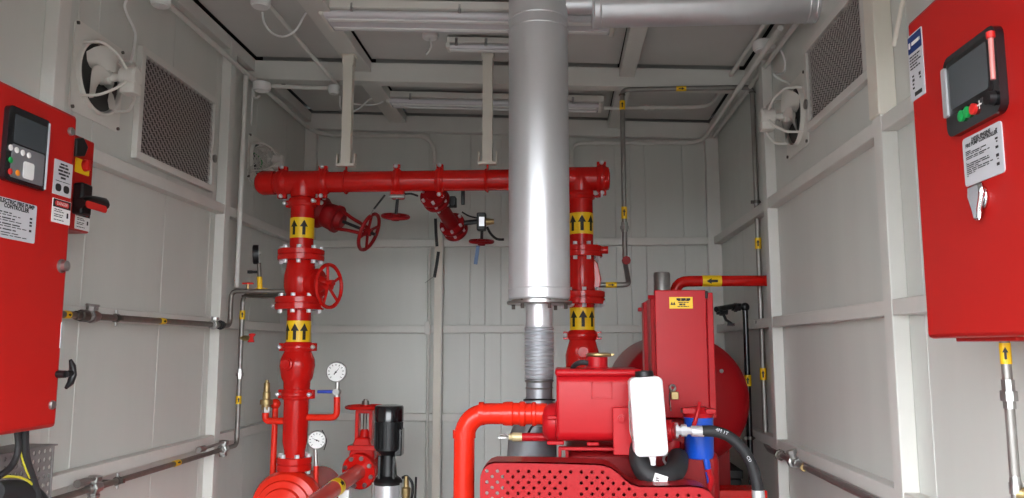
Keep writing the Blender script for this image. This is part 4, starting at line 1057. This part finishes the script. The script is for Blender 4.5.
# edge-on gauge
g3 = thing('pressure_gauge', 'black cased gauge seen edge on, on a yellow stem by the left wall', 'gauge', A(259, 291, Y=HY), 'pressure gauges')
part('stem', MB().cyl(A(260, 291, Y=HY), A(259, 263, Y=HY), .009, n=12), 'steel_dark', g3)
tagband(g3, A(260, 290, Y=HY), A(259.6, 277, Y=HY), .0115, arrow=False)
tagband(g3, A(256, 290.5, Y=HY), A(267, 291, Y=HY), .0125)
part('cock', MB().cyl(A(259, 272, Y=HY), A(250, 272, Y=HY), .006, n=10).box(A(250, 272, Y=HY), (.02, .012, .014)), 'black', g3)
gauge(g3, A(258, 254.5, Y=HY), S(10, HY), ax=(.93,.32,.05), rim='black')
solo('wall_socket', MB().bb(A(243, 330, Y=3.95), A(249, 320, Y=3.97)), 'grey_metal', 'small grey socket plate near the left back corner', 'socket', bevel=.003)

# ------------------------------------------------------------------ sensing loop on the right
LY = 3.62; lr = .0115
rx_ = A(761.5, 330, Y=LY).x
lx = A(624.5, 230, Y=LY).x
zt2 = A(685, 88.5, Y=LY).z; zl = A(615, 286, Y=LY-.12).z
zbot = A(771, 444, Y=LY).z
lo = thing('sensing_pipe', 'thin steel sensing loop rising from the right riser and over to the right wall', 'pipe', (rx_, LY, zbot), 'sensing lines')
part('pipe', MB().tube([(R2X+rr, HY+.02, zl), (lx, HY+.02, zl), (lx, LY, zl+.12), (lx, LY, zt2), (rx_, LY, zt2), (rx_, LY, zbot), (XR-.056, LY-.2, zbot), (XR-.056, 1.6, zbot)], lr, 12, .03), 'steel_mid', lo)
def lp(px, py): return A(px, py, Y=LY)
tagband(lo, (xof(606, 286), HY+.02, zl), (xof(617, 286), HY+.02, zl), lr+.001)
for ya, yb in ((219, 207), (110, 101)): tagband(lo, (lx, LY, lp(624, ya).z), (lx, LY, lp(624, yb).z), lr+.002)
tagband(lo, (lp(676, 88).x, LY, zt2), (lp(686, 88).x, LY, zt2), lr+.001)
for ya, yb in ((249, 238), (380, 368)): tagband(lo, (rx_, LY, lp(757, ya).z), (rx_, LY, lp(757, yb).z), lr+.003)
union(lo, (lx, LY, lp(624, 227).z), (0,0,1), lr, .045)
for px, py in ((lx, 92), (rx_, 92)): part('elbow', MB().torus((px, LY, lp(620, py+3).z), (0,0,1), lr*1.05, .004, 16, 6), 'steel_dark', lo)
part('needle_valve', MB().lathe((lx, LY-.03, lp(625, 262).z), (0,-1,0), [(-.02, .015), (.03, .015), (.033, .02), (.045, .02)], 8), 'red_dark', lo)
for py in (202, 322): clamp(lo, (rx_, LY, lp(757, py).z), (XR-.001, LY, lp(757, py).z), lr, (0,0,1))
part('valve', MB().lathe(V((XR-.056, LY-.5, zbot)), (0,-1,0), [(0, .018), (.03, .018), (.032, .024), (.06, .024), (.062, .016), (.1, .016)], 8), 'zinc', lo)
part('valve_neck', MB().lathe(V((XR-.056, LY-.56, zbot)), (-.3,0,1), [(0, .013), (.03, .013), (.032, .02), (.045, .02)], 8), 'zinc', lo)
part('drain_tip', MB().lathe(V((XR-.056, LY-.66, zbot)), (-.2,-1,-.1), [(0, .013), (.03, .013)], 8), 'brass', lo)
union(lo, V((XR-.056, LY-.36, zbot)), (0,1,0), lr*1.1, .05, 'steel_dark')

# ------------------------------------------------------------------ diesel set
# fuel tank
TY = 3.46
tc_ = A(686, 401, Y=TY); trd = S(64, TY)
ft = thing('fuel_tank', 'big round red fuel tank behind the engine cabinet', 'tank', (tc_.x, TY+.45, .3))
part('shell', MB().lathe((tc_.x, TY+.06, tc_.z), (0,1,0), [(-.09, trd*.05), (-.085, trd*.5), (-.065, trd*.8), (-.03, trd*.97), (0, trd), (.85, trd), (.93, trd*.6)], 56), 'red_tank', ft, angle=50)
for yy in (TY+.12, TY+.75):
    for s in (-1, 1): part('leg', MB().bb((tc_.x+s*.17-.025, yy-.03, 0), (tc_.x+s*.17+.025, yy+.03, tc_.z-trd*.75)), 'red_dark', ft, bevel=.003)
part('sight_plug', MB().lathe((A(718, 371, Y=TY).x, TY+.03, A(718, 371, Y=TY).z), (.3,-1,0), [(0, .007), (.03, .007), (.033, .009), (.045, .009)], 10), 'zinc', ft)
dbx = thing('shade_box', 'dark box added to fill the shaded area below the fuel tank', 'box', (.73, 4.1, 0))  # made-up dark box standing in for the shade low behind the tank
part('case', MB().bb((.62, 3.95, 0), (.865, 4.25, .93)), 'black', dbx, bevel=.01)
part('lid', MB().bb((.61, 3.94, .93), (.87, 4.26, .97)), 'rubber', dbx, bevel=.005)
# filler cap and vent pipe
fcp = A(662.5, 291, Y=3.3)
part('filler_cap', MB().lathe(A(662.5, 305, Y=3.4), (0,0,1), [(0, S(8.5,3.3)), (A(662,274,Y=3.4).z-A(662,305,Y=3.4).z, S(8.5,3.3)), (A(662,272.5,Y=3.4).z-A(662,305,Y=3.4).z, S(7.5,3.3))], 28), 'zinc', ft)
VY = 3.56
vp = thing('vent_pipe', 'red horizontal pipe with yellow arrow label running to the right wall', 'pipe', A(720, 287, Y=VY))
vzc = A(715, 281, Y=VY).z; vr = S(5.4, VY)
part('pipe', MB().tube([A(675, 310, Y=VY), (A(675, 281, Y=VY).x, VY, vzc), (XR-.0, VY, vzc)], vr, 16, .07), 'red', vp)
tagband(vp, (A(721, 281, Y=VY).x, VY, vzc), (A(702, 281, Y=VY).x, VY, vzc), vr+.0012)
# black pipe
KY = 3.72
kx = A(748.5, 400, Y=KY).x; kz = A(740, 306, Y=KY).z
kp = thing('fuel_line', 'black pipe bending down beside the fuel tank', 'pipe', (kx, KY, 0))
part('pipe', MB().tube([(A(712, 314, Y=KY).x, KY-.1, kz-.02), (A(735, 308, Y=KY).x, KY, kz-.0), (kx, KY, kz), (kx, KY, 0)], .013, 12, .03), 'black_gloss', kp)
part('elbow', MB().sphere((kx, KY, kz-.005), .021, 12, 8), 'black', kp)
union(kp, A(722, 311, Y=KY), (1,0,0), .013, .05, 'black'); union(kp, A(736, 307.5, Y=KY), (1,0,0), .012, .04, 'black')
part('tap', MB().tube([A(722, 311, Y=KY), A(726, 320, Y=KY), A(732, 324, Y=KY)], .007, 8).box(A(731, 324.5, Y=KY), (.03, .02, .012)), 'black', kp)
tagband(kp, (kx, KY, A(749, 386, Y=KY).z), (kx, KY, A(749, 375, Y=KY).z), .016)
clamp(kp, (kx, KY, A(749, 438, Y=KY).z), (XR-.001, KY, A(749, 438, Y=KY).z), .013, (0,0,1))
# control cabinet on the engine
EY0, EY1 = 2.82, 3.26
cab = thing('engine_cabinet', 'tall red engine control cabinet with yellow warning label', 'cabinet', A(685, 415, Y=EY0))
x0, x1 = A(655.5, 340, Y=EY0).x, A(707.5, 340, Y=EY0).x; zc0, zc1 = A(680, 418, Y=EY0).z, A(680, 290, Y=EY0).z
part('body', MB().bb((x0+.012, EY0+.012, zc0), (x1-.004, EY1, zc1-.014)), 'red_pink', cab, bevel=.004)
part('front_door', MB().bb((x0, EY0, zc0), (x1, EY0+.014, zc1)), 'red_pink', cab, bevel=.004)
for i, ya in enumerate((EY0+.12, EY0+.36)):
    part('side_rib', MB().bb((x0-.002, ya, zc0), (x0+.02, ya+.07, zc1-.012-.01*i)), 'red_pink', cab, bevel=.003)
part('rear_flange', MB().bb((x0-.016, EY1-.02, zc1-.055), (x0+.02, EY1+.012, zc1-.04)), 'red_pink', cab, bevel=.003)
part('hinge_flange', MB().bb((x1+.003, EY0+.012, zc0+.0), (x1+.026, EY0+.026, zc1-.008)), 'red_pink', cab, bevel=.003)
part('hinge', MB().cyl((x1+.001, EY0-.001, zc1-.03), (x1+.001, EY0-.001, zc1-.004), .005, n=8), 'black', cab)
part('side_bolt', MB().cyl(A(648, 297, Y=EY0+.1), A(655, 297, Y=EY0+.1), .007, n=8), 'red_pink', cab)
yl = part('warning_label', MB().bb(A(669.5, 308.5, Y=EY0-.0015), A(692.5, 297, Y=EY0)), 'yellow', cab, smooth=False)
c = A(681, 302.7, Y=EY0-.0021)
WL = A(692.5, 297, Y=EY0).x - A(669.5, 297, Y=EY0).x; wo = A(669.5, 297, Y=EY0-.0021)
printlines(yl, wo, (1,0,0), (0,0,1), WL, [(-S(2.3,EY0), .3, .9, .008), (-S(3.6,EY0), .36, .86, .003), (-S(5.4,EY0), .38, .84, .003), (-S(7.4,EY0), .42, .7, .006), (-S(9.4,EY0), .34, .84, .003)])

for tq_ in (671.8, 674.2):
    p = A(tq_, 303.2, Y=EY0-.0021); part('warning_triangle', MB().add([p+V((-.0048,0,-.006)), p+V((.0048,0,-.006)), p+V((0,0,.006))], [(0,1,2)]), 'ink', yl, smooth=False)
kp_ = thing('key_seal', 'small key ring with brass padlock hanging on the red cabinet front', 'padlock', A(673, 400, Y=EY0-.02))
part('ring', MB().torus(A(672.5, 388, Y=EY0-.008), (0,1,0), S(2.6, EY0), S(1.2, EY0), 20, 8), 'zinc', kp_)
part('lock', MB().bb(A(671.5, 399.5, Y=EY0-.02), A(678, 391.5, Y=EY0-.005)), 'brass', kp_, bevel=.002)
part('wire', MB().tube([A(670.5, 390, Y=EY0-.01), A(669.5, 398, Y=EY0-.012), A(671, 411, Y=EY0-.012)], .0022, 6, smooth=True), 'zinc', kp_)

# heat exchanger / header tank of the engine
XY0, XY1 = 2.46, 2.68
eng = thing('engine_header_tank', 'red engine coolant tank with filler cap in front of the right riser', 'tank', A(598, 443, Y=XY0))
x0, x1 = A(556.5, 400, Y=XY0).x, A(641, 400, Y=XY0).x
z0, z1 = A(598, 442, Y=XY0).z, A(598, 374, Y=XY0).z
prof = rrect(XY1-XY0, z1-z0, .03, 5)
part('tank', MB().prism(prof, (x0, (XY0+XY1)/2, (z0+z1)/2), (0,1,0), (0,0,1), (x1-x0,0,0)), 'red_pink', eng, bevel=.008)
part('tank_lid', MB().bb((x0-.004, XY0-.006, A(598, 376, Y=XY0).z), (x1+.004, XY1+.01, A(598, 369, Y=XY0).z)), 'red_pink', eng, bevel=.008)
lbp = MB()
cc = A(602, 390.5, Y=XY0)
for dx, dz2, w, hh2 in ((0, .024, .064, .004), (0, -.024, .064, .004), (-.03, 0, .004, .05), (.03, 0, .004, .05)):
    lbp.box(cc + V((dx, -.001, dz2)), (w, .005, hh2))
part('raised_frame', lbp, 'red_pink', eng)
nk = A(597, 371, Y=2.55)
part('filler_neck', MB().lathe(nk, (0,0,1), [(-.004, S(13,2.55)), (.012, S(11.5,2.55)), (.014, S(10.5,2.55)), (A(597,357,Y=2.55).z-nk.z, S(10.5,2.55))], 28), 'red_pink', eng)
fcz = A(599, 356.5, Y=2.55)
part('filler_cap', MB().lathe(fcz, (0,0,1), [(0, S(11.5,2.55)), (.004, S(12.5,2.55)), (.009, S(12.5,2.55)), (.012, S(9,2.55))], 28).box(fcz + V((.032,0,.006)), (.03, .03, .006)), 'brass', eng)
part('overflow_hose', MB().tube([A(588, 363, Y=2.5), A(580, 362.5, Y=2.5), A(574, 366, Y=2.52), A(572, 371, Y=2.55)], .008, 10, smooth=True), 'rubber', eng)
part('drain_tab', MB().bb(A(587, 446, Y=XY0+.02), A(598.5, 441, Y=XY0+.06)), 'red_pink', eng, bevel=.003)
ec = A(549, 422, Y=2.55); er = S(20.5, 2.55)
part('end_bell', MB().lathe((x0+.015, ec.y, ec.z), (-1,0,0), [(0, er), (.018, er), (.02, er*.9), (.04, er*.88), (.055, er*.7), (.06, er*.5)], 32), 'red_pink', eng)
mb = MB()
for zz_ in (.2, -.95): mb.bb((x0-.03, ec.y-er-.004, ec.z+er*zz_), (x0+.022, ec.y-er+.02, ec.z+er*zz_+.012))
part('flange_lugs', mb, 'red_pink', eng, bevel=.003)
part('frame_bar', MB().bb(A(560, 450.5, Y=2.5), A(632, 446.5, Y=2.53)), 'red_pink', eng, bevel=.002)
for px in (560, 567): part('frame_leg', MB().bb(A(px-1.5, 470, Y=2.52), A(px+1.5, 446, Y=2.54)), 'red_pink', eng, bevel=.002)
part('engine_block', MB().bb((x0+.03, 2.56, .45), (x1+.25, 3.1, A(600, 452, Y=2.55).z)), 'red_dark', eng, bevel=.02)
part('rocker_cover', MB().bb((x0+.1, 2.6, A(600, 452, Y=2.6).z), (x1+.2, 3.0, A(600, 425, Y=2.6).z)), 'red_dark', eng, bevel=.03)
part('belt_housing', MB().bb(A(503, 640, Y=2.46), (x0+.06, 2.6, A(520, 466, Y=2.46).z)), 'red_dark', eng, bevel=.01)
brk = part('bottle_bracket', MB().bb(A(613.5, 455, Y=2.43), A(631, 407, Y=2.445)), 'red_pink', eng, bevel=.002)
part('bracket_boss', MB().lathe(A(621.5, 419, Y=2.43), (0,-1,0), [(0, S(4.2,2.43)), (.006, S(4.2,2.43)), (.0065, S(2.5,2.43)), (.012, S(2.5,2.43))], 16), 'red_pink', brk)
# expansion bottle
WB = 2.36
c = A(647.5, 415.5, Y=WB); wv = (A(664, 412, Y=WB)-A(631.5, 417, Y=WB)).length; hv = (A(645, 376.5, Y=WB)-A(650, 455, Y=WB)).length
ux = V((math.cos(.075), 0, math.sin(.075)*1)); uz = V((-math.sin(.075), 0, math.cos(.075)))
ux = V((math.cos(-.06),0,-math.sin(-.06))); uz = V((-.06,0,1)).normalized(); ux = V((1,0,.06)).normalized()
ex = thing('expansion_bottle', 'white plastic coolant bottle strapped to the engine front', 'bottle', c)
part('body', MB().prism(rrect(wv, hv, .018, 6), c + V((0,-.045,0)), ux, uz, (0,.09,0)), 'bottle', ex, bevel=.012, angle=60)
part('cap', MB().lathe(c + uz*hv*.495, uz, [(0, .026), (.004, .028), (.016, .026), (.018, .018)], 20), 'black', ex)
part('outlet', MB().lathe(c - uz*hv*.495 + ux*.005, -uz, [(0, .012), (.02, .008), (.03, .007)], 12), 'bottle', ex)
part('strap_wire', MB().tube([c - ux*(wv/2+.003) + uz*hv*.2, c - ux*(wv/2+.006) - uz*hv*.2, c - ux*(wv/2-.012) - uz*(hv/2+.002), c - uz*(hv/2+.004) + ux*.0], .002, 6, .01), 'zinc', ex)
# black intake elbow
hs = thing('radiator_hose', 'black rubber elbow hose curving below the white bottle', 'hose', A(655, 485, Y=2.4))
part('hose', MB().tube([A(640, 445, Y=2.44), A(640.5, 462, Y=2.42), A(648, 474, Y=2.4), A(660, 478, Y=2.4), A(672, 474, Y=2.42), A(677, 466, Y=2.46), A(678, 458, Y=2.52)], S(10.5, 2.4), 18, smooth=True), 'rubber', hs)
part('clip', MB().torus(A(675, 461.5, Y=2.5), (.2,-.6,1), S(11.3, 2.45), .004, 28, 6), 'chrome', hs)
nn = A(660.5, 479, Y=2.4-S(10.5,2.4)-.001)
mb = MB().box(nn, (S(13,2.4), .003, S(8,2.4)), Matrix.Rotation(.3, 3, 'Y'))
tg = part('paper_tag', mb, 'white_plastic', hs)
printlines(tg, nn + V((-.014,-.0022,.006)), V((.955,0,-.296)), V((.296,0,.955)), .02, [(-.002, .1, .5, .004), (-.008, .1, .6, .004)])
# fuel filter
FY = 2.58
fx = A(699, 440, Y=FY).x; fzz = lambda py: A(699, py, Y=FY).z
fr2 = S(14, FY)
ff_ = thing('fuel_filter', 'blue spin on fuel filter hanging under a red head', 'filter', (fx, FY, fzz(466)))
part('canister', MB().lathe((fx, FY, fzz(459)), (0,0,1), [(0, fr2*.55), (.004, fr2*.92), (.012, fr2*.98), (fzz(416)-fzz(459), fr2)], 32), 'blue', ff_)
part('head', MB().lathe((fx, FY, fzz(417)), (0,0,1), [(0, fr2*1.02), (.012, fr2*1.05), (.02, fr2*.9), (.032, fr2*.6)], 28), 'red_pink', ff_)
part('head_bolts', MB().bb(A(683, 414, Y=FY-.05), A(694, 407, Y=FY)).bb(A(706, 414, Y=FY-.05), A(713, 408, Y=FY)).tube([A(692, 432, Y=FY-.06), A(697, 415, Y=FY-.06), A(700, 402, Y=FY-.05)], .007, 8), 'red_pink', ff_, bevel=.002)
part('drain_knob', MB().lathe((fx, FY, fzz(465)), (0,0,1), [(0, .012), (.004, .018), (fzz(458)-fzz(465), .018)], 12), 'zinc', ff_)
part('fuel_pipe', MB().tube([A(706, 458, Y=FY-.03), A(708, 470, Y=FY-.03), A(710, 488, Y=FY-.03)], [.010, .010, .006], 10), 'blue', ff_)
part('pipe_sleeve', MB().tube([A(708, 469, Y=FY-.03), A(711, 480, Y=FY-.03), A(709, 492, Y=FY-.03)], [.011, .011, .007], 10), 'red_pink', ff_)
# braided hose and fittings
HYY = 2.42
ho = thing('hydraulic_hose', 'thick black hose with steel fittings arching down to the floor', 'hose', A(750, 498, Y=HYY))
pts = [A(x, y, Y=HYY) for x, y in ((702, 431), (715, 431.5), (728, 436), (740, 446), (750, 461), (756.5, 480), (758, 498), (758.5, 530), (757, 640))]
part('hose', MB().tube(pts, S(5.4, HYY), 18, smooth=True), 'rubber', ho)
text('4M 1T', .015, 'plate', ho, A(722, 431.5, Y=HYY-S(5.4,HYY)-.004), V((.9,0,-.35)), V((.35,0,.9)))
text('CD', .013, 'plate', ho, A(749, 459, Y=HYY-S(5.4,HYY)-.003), V((.5,0,-.86)), V((.86,0,.5)))
part('ferrule', MB().lathe(A(691, 431, Y=HYY), (1,0,-.02), [(0, S(4.6,HYY)), (.002, S(5.2,HYY)), (.036, S(5.2,HYY)), (.038, S(4.9,HYY))], 20), 'chrome', ho)
part('fitting', MB().lathe(A(675, 430.5, Y=HYY), (1,0,0), [(0, S(7.5,HYY)), (.008, S(7.5,HYY)), (.0085, S(4.2,HYY)), (.018, S(4.2,HYY)), (.0185, S(5.8,HYY)), (.034, S(5.8,HYY)), (.035, S(3.6,HYY)), (.055, S(3.4,HYY))], 8), 'chrome', ho)
part('ferrule', MB().lathe(A(758, 490, Y=HYY), (.02,0,-1), [(0, S(6,HYY)), (.03, S(6,HYY))], 20), 'chrome', ho)
solo('pump_outlet_boss', MB().lathe(A(662, 430.5, Y=2.48), (1,-.2,0), [(0, .034), (.03, .034), (.032, .026), (.05, .024)], 20).lathe(A(672, 440, Y=2.6), (-.2,-.1,-1), [(0, .03), (.08, .025), (.14, .02)], 16), 'red_pink', 'red outlet boss carrying the hose fitting beside the white bottle', 'fitting')
# cooling water pipe
OY = 2.56
ox = A(464, 470, Y=OY).x; oz = A(500, 413.7, Y=OY).z; orr = S(10.3, OY); oxe = A(547, 413.7, Y=OY).x
op = thing('cooling_pipe', 'bright orange red pipe elbowing down left of the engine', 'pipe', (ox, OY, 0))
part('pipe', MB().tube([(ox, OY, 0), (ox, OY, oz), (oxe, OY, oz)], orr, 24, .085, seg=10), 'red_orange', op)
part('elbow_collar', MB().cyl((ox, OY, A(464, 438, Y=OY).z), (ox, OY, A(464, 430, Y=OY).z), orr*1.1, n=24).cyl((A(479, 413, Y=OY).x, OY, oz), (A(484, 413, Y=OY).x, OY, oz), orr*1.1, n=24), 'red_orange', op)
prof = [(0, orr*1.08), (.012, orr*1.15), (.03, orr*1.15), (.034, orr*1.05), (.05, orr*1.05), (.056, orr*1.18), (.07, orr*1.18), (.074, orr*.98), (.09, orr*.98), (.094, orr*1.12), (.104, orr*1.12), (.108, orr*.95), (.13, orr*1.05)]
part('union', MB().lathe((A(503, 413, Y=OY).x, OY, oz), (1,0,0), prof, 28), 'red_orange', op)
# turbo cowl and small fittings behind
tw = thing('exhaust_elbow', 'dull grey lagged exhaust elbow behind the orange pipe', 'exhaust', A(530, 460, Y=2.72))
part('elbow', MB().tube([(bx, CY, fz(398)), (bx-.01, CY-.0, fz(416)), (bx-.025, CY+.02, fz(440)), (bx-.03, CY+.05, fz(475))], [br0*.95, br0*1.3, br0*1.75, br0*1.9], 28), 'grey_metal', tw)
part('lagging_band', MB().torus((bx+.006, CY+.005, fz(424)), (0,0,1), br0*1.45, .004, 28, 6), 'chrome', tw)
ck = thing('drain_cock', 'small brass tipped drain cock on a red pipe below the orange union', 'valve', A(530, 437, Y=2.6))
part('pipe', MB().cyl(A(521, 437, Y=2.6), A(547, 437, Y=2.6), S(4, 2.6), n=14), 'red_pink', ck)
part('tip', MB().lathe(A(522, 437, Y=2.6), (-1,0,0), [(0, S(4.3,2.6)), (.030, S(4.3,2.6)), (.034, S(3.4,2.6)), (.042, S(3,2.6))], 14), 'pale_brass', ck)
part('handle', MB().tube([A(511, 437, Y=2.6), A(505, 434, Y=2.6), A(500, 435, Y=2.6)], .004, 8).box(A(502, 437.5, Y=2.6), (.025, .01, .006)), 'zinc', ck)
cable('pair of thin black engine wires beside the exhaust elbow', [A(527, 436, Y=2.64), A(531, 428, Y=2.64), A(536, 424, Y=2.64), A(541, 423, Y=2.62)], .004, 'black')

# perforated guard in front of the engine
GYf = 2.3
gd = thing('engine_guard', 'red perforated steel guard in front of the engine', 'guard', A(600, 560, Y=GYf))
def gp(px, py): p = A(px, py, Y=GYf); return (p.x, p.z)
zlow = .78
ol = [gp(480, 498), gp(480, 482), gp(480.6, 475), gp(483, 468.5), gp(488, 463.5), gp(494, 461.5), gp(520, 461.6), gp(560, 462.5), gp(596, 463.6), gp(604, 464.5), gp(611, 467), gp(618, 472), gp(624, 478), gp(631, 483), gp(639, 485.5), gp(665, 485.8), gp(690, 485.3), gp(701, 486.5), gp(709, 490), gp(714.5, 497), gp(716, 506)]
xr_, xl_ = ol[-1][0], ol[0][0]
ol += [(xr_, zlow), (xl_, zlow)]
bm = bmesh.new()
def loop(pts):
    vv = [bm.verts.new((x, 0, z)) for x, z in pts]
    for i in range(len(vv)): bm.edges.new((vv[i], vv[(i+1) % len(vv)]))
loop(ol)
def inside(x, z, margin):
    ok = True; n = len(ol); c_ = False; mind = 9
    for i in range(n):
        (xa, za), (xb, zb) = ol[i], ol[(i+1) % n]
        if (za > z) != (zb > z) and x < (xb-xa)*(z-za)/(zb-za)+xa: c_ = not c_
        dx, dz = xb-xa, zb-za; L2 = dx*dx+dz*dz
        t = max(0, min(1, ((x-xa)*dx+(z-za)*dz)/L2)) if L2 else 0
        mind = min(mind, math.hypot(x-xa-dx*t, z-za-dz*t))
    return c_ and mind > margin
gx0, gz0 = gp(487, 471); step = S(5.1, GYf); hr_ = S(1.75, GYf)
for j in range(40):
    z = gz0 - j*step*1.02
    if z < zlow+.02: break
    for i in range(60):
        if (i+j) % 2: continue
        x = gx0 + i*step
        if x > xr_: break
        pxl = 487 + i*5.1; pyl = 471 + j*5.2
        if 566 < pxl < 577 and pyl > 472 + 3: continue
        if inside(x, z, step*.75): loop([(x+hr_*math.cos(2*PI*k/8), z+hr_*math.sin(2*PI*k/8)) for k in range(8)])
bmesh.ops.triangle_fill(bm, use_beauty=True, edges=bm.edges[:])
me = bpy.data.meshes.new('perforated_sheet'); off = OFF[gd.name]
bmesh.ops.translate(bm, verts=bm.verts, vec=V((-off.x, GYf-off.y, -off.z))); bm.to_mesh(me); bm.free()
me.materials.append(MATS['red_guard'])
sh = bpy.data.objects.new('perforated_sheet', me); COL.objects.link(sh); sh.parent = gd; OFF[sh.name] = off
md = sh.modifiers.new('thick', 'SOLIDIFY'); md.thickness = .004; md.offset = 0
# rolled edge following the top of the guard, back into the engine
mb = MB(); top = ol[:21]; dep = .11
for (xa, za), (xb, zb) in zip(top[:-1], top[1:]):
    mb.add([(xa, GYf-.002, za), (xb, GYf-.002, zb), (xb, GYf+dep, zb), (xa, GYf+dep, za), (xa, GYf-.002, za-.004), (xb, GYf-.002, zb-.004), (xb, GYf+dep, zb-.004), (xa, GYf+dep, za-.004)],
           [(0,1,2,3),(7,6,5,4),(0,4,5,1),(2,6,7,3)])
part('rolled_edge', mb, 'red_guard', gd, angle=50)
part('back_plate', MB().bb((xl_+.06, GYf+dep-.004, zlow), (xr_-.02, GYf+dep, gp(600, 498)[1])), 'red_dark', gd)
for px in (484, 700): part('foot', MB().bb((gp(px, 490)[0]-.02+.02, GYf+.01, .15), (gp(px, 490)[0]+.04, GYf+.06, zlow+.02)), 'red_guard', gd)
# base skid
sk = thing('base_skid', 'red steel skid beam carrying the engine and fuel tank', 'skid', (.3, 2.6, 0))
part('front_beam', MB().bb((xl_-.1, 2.28, 0), (XR-.12, 2.4, .15)), 'red', sk, bevel=.004)
part('side_beam', MB().bb((A(765, 489, Y=3.1).x-.1, 2.4, 0), (A(765, 489, Y=3.1).x, 4.2, .15)), 'red', sk, bevel=.004)
part('rear_plate', MB().bb((A(712, 489, Y=3.0).x, 2.98, .15), (A(766, 489, Y=3.0).x, 3.1, A(740, 489.5, Y=3.0).z)), 'red', sk, bevel=.004)
part('engine_feet', MB().bb((x0+.05, 2.6, .15), (x0+.15, 3.0, .46)).bb((x1+.1, 2.6, .15), (x1+.2, 3.0, .46)), 'red', sk, bevel=.004)
